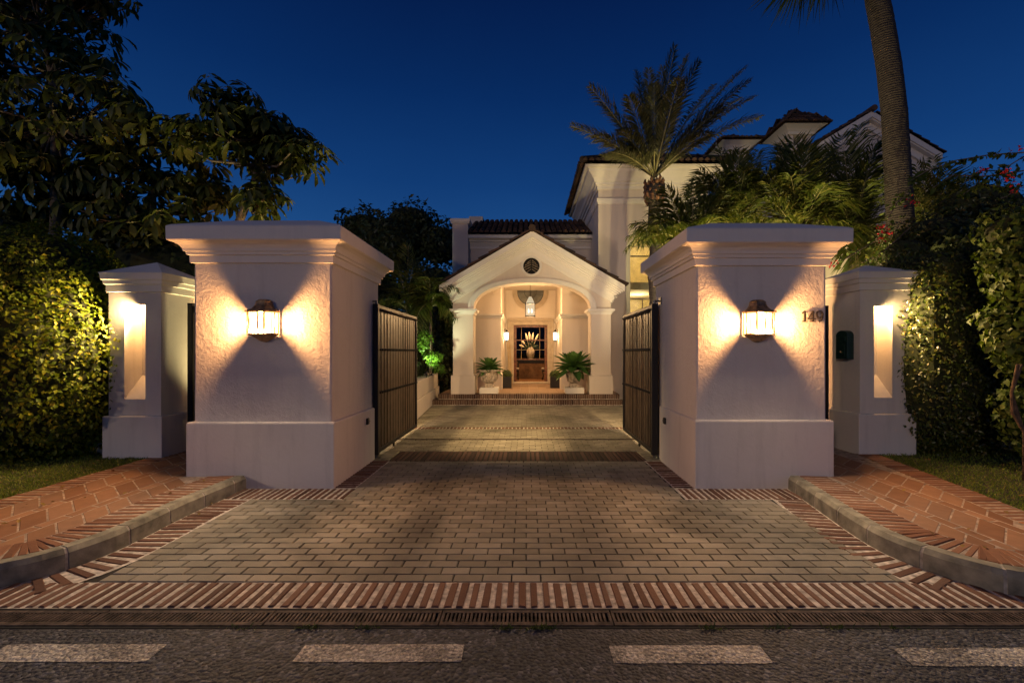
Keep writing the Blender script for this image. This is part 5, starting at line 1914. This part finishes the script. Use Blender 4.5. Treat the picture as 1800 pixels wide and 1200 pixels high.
h = thing('shrub', 'dark loose shrub topping the clipped right hedge around the tall trunk', 'shrub', (6.6, 7.0, 0))
ells = [E(1650, 420, 7.2, 0.9, 0.7, 0.45), E(1720, 370, 7.2, 0.8, 0.7, 0.5), E(1590, 450, 7.0, 0.42, 0.4, 0.35), E(1760, 520, 7.2, 1.0, 0.7, 1.6)]
foliage('leaves', ells, 6500, 0.075, 0.04, 'ivy', h, 0.4, amp=0.2, s=2.2, hang=0.4)
core('dark_core', ells, 'core_dark', h, 0.72)

h = thing('climber', 'broad leaved pale green climber hanging at the right edge', 'climbing plant', (6.0, 5.2, PZ))
ells = [((6.05, 5.0, 2.55), (0.75, 0.5, 0.62)), ((6.2, 5.1, 1.75), (0.85, 0.45, 0.7)), ((6.45, 5.2, 0.85), (0.85, 0.4, 0.65)), ((6.75, 5.2, 3.05), (0.75, 0.5, 0.5)), ((5.75, 5.15, 2.95), (0.35, 0.4, 0.3))]
foliage('leaves', ells, 5200, 0.08, 0.066, 'vine', h, 0.35, amp=0.16, s=2.4, hang=0.9, spread=0.8, zmin=PZ, droop=0.35)
core('stems', ells, 'core_dark', h, 0.66, zmin=PZ)  # dark lumps added behind the leaves, not separate stems
mb = MB()
random.seed(5)
for dx in (0, 0.08, -0.07):
    p = [at(1792 + 60 * dx, 640, 4.75), at(1778, 690, 4.8), at(1784 - 60 * dx, 725, 4.8), at(1800, 760, 4.8), at(1806 + 90 * dx, 860, 4.85)]
    mb.tube(p, [0.01, 0.014, 0.016, 0.013, 0.016], 7)
part('trunk', mb, 'brownbark', h, smooth=True)
for arcp in ([(1800, 268), (1740, 272), (1680, 282), (1630, 300), (1600, 318)], [(1800, 300), (1730, 310), (1675, 308), (1640, 330)], [(1770, 330), (1720, 322), (1690, 345)]):
    pts = [at(x, y, 5.6) for x, y in arcp]
    part('shoot', MB().tube(pts, [0.009, 0.008, 0.007, 0.006, 0.004][:len(pts)], 5), 'bark', h)
    n = 60
    ti = rng.random(n) * (len(pts) - 1)
    P = np.array([list(pts[int(t)].lerp(pts[min(int(t) + 1, len(pts) - 1)], t - int(t))) for t in ti])
    T = rng.normal(size=(n, 3)) * 0.6 + [-0.2, 0, -0.6]
    V, Tr = leaf_arrays(P, T, rng.normal(size=(n, 3)) + [0, -0.6, 0.3], 0.06 + 0.05 * rng.random(n), 0.04 + 0.03 * rng.random(n))
    np_mesh('shoot_leaves', V, Tr, 'vine', h)

b = thing('bougainvillea', 'red flowering bougainvillea sprays around the right pillars', 'flowering plant', (5.5, 7.0, PZ))
mb = MB()
sprays = [[(1590, 390), (1560, 395), (1545, 420), (1510, 440), (1470, 465)], [(1600, 340), (1580, 352), (1560, 385)], [(1800, 275), (1760, 300), (1720, 300), (1700, 318)], [(1790, 330), (1770, 345), (1750, 352)], [(1600, 400), (1555, 440), (1530, 455), (1515, 462)]]
FP, LP = [], []
for sp in sprays:
    pts = [at(x, y, 6.9 if x < 1650 else 5.9) for x, y in sp]
    mb.tube(pts, 0.008, 5)
    for i in range(40):
        t = random.random() * (len(pts) - 1)
        q = pts[int(t)].lerp(pts[min(int(t) + 1, len(pts) - 1)], t - int(t)) + Vector((random.gauss(0, 0.045), random.gauss(0, 0.05), random.gauss(0, 0.045)))
        LP.append(list(q))
for x, y, k in ((1550, 400, 14), (1558, 412, 9), (1545, 416, 8), (1465, 463, 12), (1600, 355, 8), (1612, 355, 7), (1728, 302, 9), (1770, 313, 8), (1785, 330, 8), (1765, 300, 6), (1790, 262, 5)):
    q = at(x, y, 6.8 if x < 1650 else 5.4)
    for i in range(k):
        FP.append([q.x + random.gauss(0, 0.03), q.y + random.gauss(0, 0.03), q.z + random.gauss(0, 0.03)])
part('stems', mb, 'bark', b)
for nm, PP, L, W, mt in (('flowers', FP, 0.045, 0.035, 'flower'), ('leaves', LP, 0.07, 0.045, 'vine')):
    P = np.array(PP)
    n = len(P)
    V, Tr = leaf_arrays(P, rng.normal(size=(n, 3)), rng.normal(size=(n, 3)) + [0, -0.5, 0.5], L * (0.7 + 0.6 * rng.random(n)), W * (0.7 + 0.6 * rng.random(n)))
    np_mesh(nm, V, Tr, mt, b)


# ------------------------------------------------------------------ umbrella trees
def whorl_tree(label, base, trunk, crown, n, L=0.36, seed=0):
    """tree of drooping leaf whorls; trunk = polyline with radii, crown = ellipsoids"""
    t = thing('umbrella_tree', label, 'tree', base, 'big leaved trees at the left')
    tb = MB()
    tb.tube([p for p, r in trunk], [r for p, r in trunk], 9)
    C, Nn = blob(crown, n, 0.55, amp=0.3, s=1.3)
    tp = [Vector(p) for p, r in trunk[len(trunk) // 2:]]
    for i in range(0, len(C), 5):                           # limbs
        q = Vector(C[i]) - Vector((0, 0, 0.1))
        s = min(tp, key=lambda v: (v - q).length)
        mid = s.lerp(q, 0.55) + Vector((0, 0, -0.15))
        tb.tube([s, mid, q], [0.028, 0.018, 0.008], 5, False)
    part('trunk', tb, 'bark', t, smooth=True)
    P, T, NN, LL, WW = [], [], [], [], []
    st_ = MB()
    for c, nn in zip(C, Nn):
        ax = unit(nn * 0.45 + np.array([0, 0, 0.9]) + rng.normal(size=3) * 0.22)
        u = unit(np.cross(ax, [0.3, 0.8, 0.1]))
        v = np.cross(ax, u)
        k = rng.integers(7, 11)
        a0 = rng.random() * 6.28
        sz = L * (0.75 + 0.5 * rng.random())
        dr_ = rng.uniform(0.2, 0.85)
        for j in range(k):
            a = a0 + 6.283 * j / k + rng.normal() * 0.12
            d = u * math.cos(a) + v * math.sin(a)
            pe = c + d * sz * 0.3 + ax * sz * 0.05
            st_.v += [tuple(c), tuple(c + ax * 0.008), tuple(pe)]
            st_.f.append((len(st_.v) - 3, len(st_.v) - 2, len(st_.v) - 1))
            dd = unit(d - ax * dr_ + rng.normal(size=3) * 0.08)
            P.append(pe)
            T.append(dd)
            NN.append(unit(ax + d * dr_ * 0.8))
            LL.append(sz * (0.85 + 0.3 * rng.random()))
            WW.append(sz * 0.31)
    P, T, NN, LL, WW = map(np.array, (P, T, NN, LL, WW))
    # eight-vertex curved leaves: two cross sections
    T = unit(T)
    S = unit(np.cross(T, NN))
    NN = np.cross(S, T)
    n = len(P)
    V = np.empty((n, 8, 3))
    L1, W1 = LL[:, None], WW[:, None]
    V[:, 0] = P
    for o, f, dz, wf in ((1, 0.35, 0.02, 0.42), (4, 0.72, 0.13, 0.5)):
        m = P + T * L1 * f - NN * L1 * dz
        V[:, o] = m - S * W1 * wf + NN * W1 * 0.1
        V[:, o + 1] = m - NN * W1 * 0.06
        V[:, o + 2] = m + S * W1 * wf + NN * W1 * 0.1
    V[:, 7] = P + T * L1 * 0.97 - NN * L1 * 0.3
    Tr = np.array([[0, 2, 1], [0, 3, 2], [1, 2, 5], [1, 5, 4], [2, 3, 6], [2, 6, 5], [4, 5, 7], [5, 6, 7]])[None] + (np.arange(n) * 8)[:, None, None]
    np_mesh('crown', V.reshape(-1, 3), Tr.reshape(-1, 3), 'bigleaf', t)
    part('leaf_stalks', st_, 'rachis', t)
    return t


Y = 7.6
g = lambda x, y: tuple(at(x, y, Y))
whorl_tree('tallest big leaved dark tree rising at the top left corner', (at(98, 340, Y).x, Y, 0),
           [((at(98, 340, Y).x - 0.1, Y, 0), 0.1), (g(97, 500), 0.09), (g(98, 345), 0.075), (g(97, 220), 0.06), (g(90, 130), 0.045), (g(70, 40), 0.03)],
           [E(40, 90, Y, 1.4, 1.0, 1.2), E(140, 180, Y, 1.1, 0.9, 0.85), E(225, 215, Y, 0.75, 0.7, 0.45), E(0, 230, Y, 1.0, 0.9, 0.6), E(110, -30, Y, 0.8, 0.8, 0.6), E(60, 290, Y, 0.8, 0.7, 0.4)], 470, 0.255)
Y = 7.3
whorl_tree('big leaved tree leaning out above the left gate pillar', (at(410, 420, Y).x, Y, 0),
           [((at(400, 420, Y).x, Y, 0), 0.085), (g(405, 560), 0.08), (g(418, 395), 0.065), (g(440, 345), 0.055), (g(455, 290), 0.05), (g(462, 240), 0.035)],
           [E(450, 225, Y, 0.75, 0.65, 0.5), E(500, 265, Y, 0.55, 0.55, 0.42), E(370, 240, Y, 0.55, 0.5, 0.22), E(460, 345, Y, 0.42, 0.4, 0.18), E(420, 185, Y, 0.4, 0.4, 0.22)], 215, 0.25)
Y = 8.0
whorl_tree('lower big leaved tree filling the gap between the two taller left trees', (at(285, 430, Y).x, Y, 0),
           [((at(285, 430, Y).x, Y, 0), 0.08), (g(290, 520), 0.07), (g(285, 430), 0.06), (g(270, 370), 0.05), (g(268, 300), 0.035)],
           [E(260, 300, Y, 1.1, 0.7, 0.6), E(350, 330, Y, 0.75, 0.6, 0.5), E(180, 340, Y, 0.9, 0.7, 0.55), E(270, 400, Y, 1.2, 0.7, 0.5), E(90, 380, Y, 1.0, 0.6, 0.5)], 350, 0.26)


# ------------------------------------------------------------------ far trees
def leafy_tree(label, base, ells, n, L, W, mat, amp=0.5):
    t = thing('garden_tree', label, 'tree', base, 'dark trees beyond the court')
    tb = MB()
    top = Vector(ells[0][0])
    b = Vector(base)
    tb.tube([b, b.lerp(top, 0.5), top], [0.22, 0.17, 0.08], 8)
    for c, r in ells[1:]:
        tb.tube([b.lerp(top, 0.55), Vector(c)], [0.1, 0.04], 6)
    part('trunk', tb, 'bark', t, smooth=True)
    foliage('crown', ells, n, L, W, mat, t, 0.9, amp=amp, s=1.1, hang=0.3, spread=1.2)
    core('dark_crown_core', ells, 'core_dark', t, 0.72)
    return t


Y = 21
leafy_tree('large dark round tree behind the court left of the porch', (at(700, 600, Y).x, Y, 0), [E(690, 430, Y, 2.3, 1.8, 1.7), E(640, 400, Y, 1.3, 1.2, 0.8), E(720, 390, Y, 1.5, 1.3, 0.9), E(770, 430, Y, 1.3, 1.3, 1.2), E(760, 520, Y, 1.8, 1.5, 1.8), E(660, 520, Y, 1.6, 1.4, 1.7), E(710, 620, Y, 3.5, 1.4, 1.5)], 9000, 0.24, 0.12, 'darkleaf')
Y = 16.5
t = thing('shrub', 'deep green shrubbery under the dark tree left of the porch', 'shrub', (-4.2, Y, 0))
ells = [E(770, 590, Y, 0.75, 0.7, 1.0), E(740, 570, Y, 0.8, 0.7, 0.9), E(700, 600, Y, 1.0, 0.8, 1.3), E(785, 650, Y, 0.5, 0.5, 0.7), E(650, 590, Y, 1.2, 0.8, 1.6), E(778, 640, 15.0, 0.5, 0.5, 1.15), E(782, 560, 15.3, 0.5, 0.5, 0.9), E(750, 660, 15.2, 0.7, 0.5, 0.9)]
foliage('leaves', ells, 8500, 0.13, 0.07, 'ivy', t, 0.35, amp=0.2, s=2)
core('dark_core', ells, 'core_dark', t, 0.8)
Y = 12.6
t = thing('shrub', 'fresh green shrub glowing in the uplight left of the porch', 'shrub', (at(755, 640, Y).x, Y, 0.85))
ells = [E(762, 628, Y, 0.26, 0.25, 0.2), E(745, 600, Y, 0.2, 0.2, 0.35), E(772, 648, Y, 0.2, 0.2, 0.14)]
foliage('leaves', ells, 800, 0.1, 0.055, 'fresh', t, 0.2, amp=0.1, s=3, hang=0.2)
part('stems', MB().tube([(at(755, 640, Y).x, Y, 0.85), tuple(at(757, 600, Y))], [0.02, 0.008], 6).tube([(at(755, 640, Y).x, Y, 0.85), tuple(at(768, 628, Y))], [0.015, 0.006], 6), 'bark', t)
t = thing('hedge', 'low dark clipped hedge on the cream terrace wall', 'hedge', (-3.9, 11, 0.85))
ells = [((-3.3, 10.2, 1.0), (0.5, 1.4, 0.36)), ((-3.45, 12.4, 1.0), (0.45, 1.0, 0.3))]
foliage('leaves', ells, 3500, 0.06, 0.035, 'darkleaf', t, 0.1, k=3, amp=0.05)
core('dark_core', ells, 'core_dark', t, 0.85, 3)


# ------------------------------------------------------------------ palms
def palm_fronds(t, crown, tips, mat, npairs, ll, lw, bow=0.42, lift=0.3, sag=0.2, rise=0.3, start=0.16, rib=0.016, gap=0.0):
    fr = Fronds()
    for tip in tips:
        tip = Vector(tip)
        d = tip - crown
        L = d.length
        mid = crown + d * bow + Vector((0, 0, lift * L * (0.35 + 0.65 * (1 - max(0, d.z) / max(L, 0.01)))))
        fr.frond(crown, mid, tip, npairs, ll, lw, start, rise, sag, rib, gap=gap)
    fr.build(t, mat, 'rachis')
    return fr


Y = 11.0
cr = at(1150, 316, Y)
t = thing('date_palm', 'date palm with a spray of feathery fronds before the tower', 'palm tree', (cr.x, Y, 0))
tr = MB()
pts, rad = [], []
for k in range(30):
    z = cr.z * k / 29
    pts.append((cr.x + 0.02 * math.sin(k), Y, z))
    rad.append((0.135 if z < cr.z - 0.65 else 0.135 + 0.13 * min(1, (z - cr.z + 0.65) / 0.3)) + (0.012 if k % 2 else 0))
rad[-1] = 0.08
tr.tube(pts, rad, 12)
part('trunk', tr, 'palmtrunk', t, smooth=True)
bt = MB()
for k in range(46):
    a = k * 2.4
    z = cr.z - 0.55 + 0.5 * k / 46
    r0 = 0.17
    bt.tube([(cr.x + r0 * math.cos(a), Y + r0 * math.sin(a), z - 0.06), (cr.x + (r0 + 0.07) * math.cos(a), Y + (r0 + 0.07) * math.sin(a), z + 0.06), (cr.x + (r0 + 0.05) * math.cos(a), Y + (r0 + 0.05) * math.sin(a), z + 0.14)], [0.045, 0.04, 0.012], 5)
part('frond_stubs', bt, simple('frond_stub', (0.2, 0.1, 0.05), 0.9, var=0.4, vscale=14), t)
main = [(1005, 222, 0.2), (1036, 152, -0.3), (1060, 275, 0.9), (1075, 268, -0.9), (1120, 128, 0.4), (1140, 122, 0.9), (1186, 82, -0.4), (1207, 100, 0.3), (1228, 108, -0.7), (1310, 120, 0.2), (1318, 143, -0.6), (1337, 206, 0.1), (1300, 175, 1.0), (1062, 190, 1.2), (1165, 118, 1.4), (1255, 150, 1.3), (1105, 170, -1.3), (1195, 140, -1.6), (1250, 235, -1.1), (1270, 190, -1.0), (1090, 230, -1.2), (1150, 150, -1.0), (1325, 172, 0.5), (1045, 240, -0.7)]
palm_fronds(t, cr + Vector((0, 0, 0.05)), [at(x, y, Y + dy) for x, y, dy in main], 'palm', 105, 0.42, 0.027, 0.5, 0.2, 0.22, 0.28, 0.2, 0.02)

# tall palm whose crown is above the picture
Y = 8.0
t = thing('tall_palm', 'very tall palm whose bare trunk crosses the right of the sky', 'palm tree', (at(1585, 400, Y).x, Y, 0))
path = [(1588, 640), (1586, 500), (1583, 400), (1577, 290), (1572, 200), (1563, 120), (1550, 40), (1542, 0), (1528, -80), (1518, -150)]
tr = MB()
pts = [Vector((at(1588, 640, Y).x, Y, 0.0))] + [at(x, y, Y) for x, y in path]
fine, rad = [], []
for i in range(len(pts) - 1):
    m_ = max(2, int((pts[i + 1] - pts[i]).length / 0.045))
    for k in range(m_):
        q = pts[i].lerp(pts[i + 1], k / m_)
        fine.append(q)
        rad.append(0.235 - 0.0068 * q.z - (0.0025 if len(fine) % 3 == 0 else 0) + random.uniform(-0.002, 0.002))
tr.tube(fine, rad, 18)
part('trunk', tr, 'palmtrunk', t, smooth=True)
top = at(1518, -150, Y)
fr = Fronds()
for (x, y, dy) in ((1700, -40, 0.3), (1650, -80, -0.5), (1560, -60, 1.4), (1480, -60, -1.4), (1600, -190, 0.0)):
    e = at(x, y, Y + dy)
    d = e - top
    # fan leaf: stalk then a spray of hanging segments
    hub = top + d * 0.62 + Vector((0, 0, 0.45))
    fr.rib.tube([top, top + d * 0.35 + Vector((0, 0, 0.35)), hub], [0.025, 0.018, 0.014], 6)
    n = 26
    ax = unit(np.array(e - hub))
    sd = unit(np.cross(ax, [0, 1, 0.2]))
    an_ = np.linspace(-1.35, 1.35, n)[:, None]
    dirs = ax * np.cos(an_) + sd * np.sin(an_) + np.array([0, 0, -0.45]) + rng.normal(size=(n, 3)) * 0.05
    L = (e - hub).length
    V, Tr = leaf_arrays(np.tile([list(hub)], (n, 1)), dirs, np.tile([[0.2, -1, 0.4]], (n, 1)), L * (0.75 + 0.3 * rng.random(n)), np.full(n, 0.045), 0.25, 0.12)
    fr.push(V, Tr)
for (hx, hy, dy, tx, ty, nn_) in ((1405, -55, -0.3, 1350, 40, 16), (1425, -75, 0.2, 1370, 30, 16), (1440, -60, -0.5, 1420, 35, 14), (1455, -70, 0.3, 1445, 25, 12), (1395, -80, 0.0, 1335, 5, 12)):
    hub, e = at(hx, hy, Y + dy), at(tx, ty, Y + dy)
    fr.rib.tube([top, top.lerp(hub, 0.5) + Vector((0, 0, 0.25)), hub], [0.022, 0.017, 0.013], 6)
    L = (e - hub).length
    ax = unit(np.array(e - hub))
    sd = unit(np.cross(ax, [0, 1, 0.1]))
    an_ = np.linspace(-0.75, 0.75, nn_)[:, None]
    dirs = ax * np.cos(an_) + sd * np.sin(an_) + np.array([0, 0, -0.3]) + rng.normal(size=(nn_, 3)) * 0.05
    V, Tr = leaf_arrays(np.tile([list(hub)], (nn_, 1)), dirs, np.tile([[0.3, -1, 0.2]], (nn_, 1)), L * (0.75 + 0.3 * rng.random(nn_)), np.full(nn_, 0.04), 0.25, 0.1)
    fr.push(V, Tr)
fr.build(t, 'darkleaf', 'rachis')


def cane_palm(label, px, py, Y, tips, base_py=640, ll=0.42, lw=0.032, npairs=26, canes=1):
    cr = at(px, py, Y)
    t = thing('cane_palm', label, 'palm tree', (cr.x, Y, 0), 'feathery cane palms')
    tb = MB()
    for k in range(canes):
        dx, dy = (0, 0) if k == 0 else (random.uniform(-0.2, 0.2), random.uniform(-0.2, 0.2))
        tb.tube([(cr.x + dx * 1.4, Y + dy * 1.4, 0), (cr.x + dx, Y + dy, cr.z * 0.6), (cr.x + dx * 0.3, Y + dy * 0.3, cr.z + 0.05)], [0.06, 0.05, 0.035], 8)
    part('trunk', tb, 'bark', t, smooth=True)
    palm_fronds(t, cr, [at(x, y, Y + d) for x, y, d in tips] + [at(x + random.uniform(-14, 14), y + random.uniform(-5, 30), Y + d + random.uniform(-0.5, 0.5)) for x, y, d in tips[::2]], 'areca', int(npairs * 1.15), ll * 1.2, lw * 1.2, 0.45, 0.46, 0.5, 0.1, 0.12, 0.011, 0.06)
    return t


cane_palm('cane palm with fronds arching over the lit stair window', 1215, 455, 8.6,
          [(1112, 395, 0.1), (1100, 440, -0.4), (1140, 350, 0.4), (1130, 430, -0.9), (1170, 330, -0.3), (1220, 320, 0.5), (1260, 330, -0.4), (1300, 360, 0.2), (1320, 400, -0.6), (1180, 400, -1.0), (1250, 380, -1.0), (1122, 410, 0.8), (1200, 345, 1.0), (1105, 418, 0.5), (1150, 380, -0.6)], ll=0.36, npairs=30, canes=3)
cane_palm('bushy cane palm left of the two chimneys', 1290, 420, 9.6,
          [(1230, 300, 0), (1265, 260, 0.3), (1300, 270, -0.3), (1335, 265, 0.5), (1360, 300, 0), (1380, 350, -0.4), (1225, 350, -0.5), (1255, 310, -0.9), (1310, 300, -1.0), (1345, 330, -0.9), (1240, 390, -0.8), (1355, 390, -0.8), (1290, 265, 0.8), (1275, 340, -1.1), (1330, 290, 0.8), (1210, 330, 0.4)], ll=0.5, npairs=30, canes=3)
cane_palm('tall cane palm with upright fronds below the larger chimney', 1405, 430, 9.0,
          [(1395, 246, 0.1), (1420, 262, -0.4), (1450, 275, 0.2), (1370, 260, 0.2), (1345, 300, -0.3), (1480, 320, -0.2), (1500, 360, 0.1), (1340, 350, -0.7), (1440, 330, -0.9), (1390, 310, -1.0), (1470, 390, -0.7), (1360, 400, -0.9), (1425, 264, 0.7), (1410, 290, -0.7), (1375, 260, 0.8), (1460, 262, 0.6)], ll=0.5, npairs=30, canes=4)
cane_palm('cane palm with upright leaflets in front of the white gable', 1500, 430, 9.2,
          [(1480, 240, 0), (1510, 225, 0.3), (1545, 250, -0.3), (1450, 290, 0.2), (1440, 340, -0.4), (1555, 300, 0.4), (1565, 380, -0.2), (1520, 320, -1.0), (1470, 350, -1.0), (1600, 330, 0.5), (1500, 270, 0.8), (1530, 290, -0.6), (1545, 420, -0.9), (1480, 440, -1.0), (1505, 480, -1.1), (1540, 470, -0.8), (1455, 260, 0.5)], ll=0.5, npairs=28, canes=3)
cane_palm('cane palm half hidden behind the tall bare trunk', 1640, 440, 9.4,
          [(1610, 290, 0), (1640, 280, 0.3), (1680, 310, 0), (1720, 350, -0.3), (1600, 330, -0.5), (1650, 340, -0.9), (1700, 390, -0.5), (1590, 380, 0.5), (1740, 400, 0.2), (1625, 310, 0.6), (1665, 300, -0.5)], ll=0.46, npairs=28, canes=3)
cane_palm('small palm above the left gate leaf in the garden', 715, 545, 14.0,
          [(718, 430, 0), (735, 455, 0.4), (700, 460, -0.3), (745, 490, -0.2), (690, 500, 0.2), (750, 520, 0.3), (680, 530, -0.3), (725, 470, -0.8), (735, 530, -0.6)], ll=0.42, npairs=24)
cane_palm('small palm with a slender uplit trunk left of the porch', 757, 540, 13.2,
          [(745, 475, 0), (765, 480, 0.3), (785, 500, -0.2), (795, 530, 0.2), (730, 500, -0.4), (720, 535, 0.2), (790, 550, -0.3), (755, 490, -0.8), (735, 550, -0.6), (772, 520, -0.8), (778, 490, 0.5)], ll=0.5, npairs=28)

# a palm by the road at the left, out of the picture, whose fronds dapple the street light on the walls
t = thing('street_palm', 'palm on the near verge whose fronds dapple the street light', 'palm tree', (-8.6, -0.6, 0))
part('trunk', MB().tube([(-8.6, -0.6, 0), (-8.55, -0.55, 1.2), (-8.5, -0.5, 2.5)], [0.16, 0.14, 0.13], 10), 'palmtrunk', t, smooth=True)
cp = Vector((-8.5, -0.5, 2.5))
palm_fronds(t, cp, [cp + Vector((math.cos(a_) * 2.1, math.sin(a_) * 2.1, z_)) for a_, z_ in [(0.4, 0.9), (1.0, 0.2), (1.7, 1.3), (2.3, 0.3), (2.9, 1.1), (3.6, 0.1), (4.3, 1.0), (4.9, 0.2), (5.6, 1.2), (6.1, 0.0), (0.1, -0.6), (2.0, -0.5), (3.9, -0.7)]], 'palm', 30, 0.5, 0.05, 0.45, 0.4, 0.4)
# ------------------------------------------------------------------ garden uplights
def spot(x, y, z, target, power, col, label, ang=70, blend=0.8):
    t = thing('garden_spotlight', label, 'spotlight', (x, y, z), 'garden spotlights')
    d = (Vector(target) - Vector((x, y, z))).normalized()
    part('spike', MB().tube([(x, y, z - 0.2), (x, y, z)], 0.012, 6), 'black', t)
    part('housing', MB().tube([Vector((x, y, z)) - d * 0.07, Vector((x, y, z)) + d * 0.02], [0.03, 0.045], 12), 'black', t)
    light('spot_light', 'SPOT', Vector((x, y, z)) + d * 0.05, power, col, t, 0.03, rot=d, spot=ang, blend=blend)


spot(-2.72, 11.9, 0.98, (-2.85, 12.7, 2.2), 160, (0.9, 1.0, 0.6), 'small black garden uplight under the fresh green shrub', 110)
spot(-3.1, 13.9, 0.3, (-3.2, 15.6, 1.8), 330, (1.0, 0.95, 0.5), 'black garden uplight under the deep green shrubbery left of the porch', 120)
spot(3.4, 7.0, 0.3, (3.6, 9.0, 3.8), 900, (1.0, 0.8, 0.36), 'black garden uplight under the cane palms behind the right pillar', 110)
spot(5.2, 7.3, 0.3, (5.6, 9.2, 4.4), 1000, (1.0, 0.8, 0.36), 'black garden uplight under the cane palms beside the right side gate', 110)
spot(7.2, 8.1, 0.3, (7.0, 9.6, 4.2), 200, (1.0, 0.7, 0.36), 'black garden uplight at the foot of the pale garden wall', 115)
spot(3.0, 9.4, 0.2, (3.6, 13.5, 6.0), 260, (1.0, 0.78, 0.56), 'black garden uplight below the date palm aimed at the tower', 80)
spot(-2.33, 6.74, 2.66, (0.6, 9.6, 0.0), 620, (1.0, 0.66, 0.3), 'unseen floodlight added behind the left gate pillar to brighten the courtyard', 105)  # added out of view to brighten the courtyard floor
spot(2.06, 6.74, 2.66, (-0.6, 9.6, 0.0), 620, (1.0, 0.66, 0.3), 'unseen floodlight added behind the right gate pillar to brighten the courtyard', 105)  # second added flood, hidden behind the right pillar
spot(-4.6, 7.0, 0.3, (-5.2, 7.6, 4.0), 560, (1.0, 0.8, 0.36), 'unseen uplight added to brighten the big leaved trees on the left', 120)  # added to lift the dark crowns, lamp itself unseen
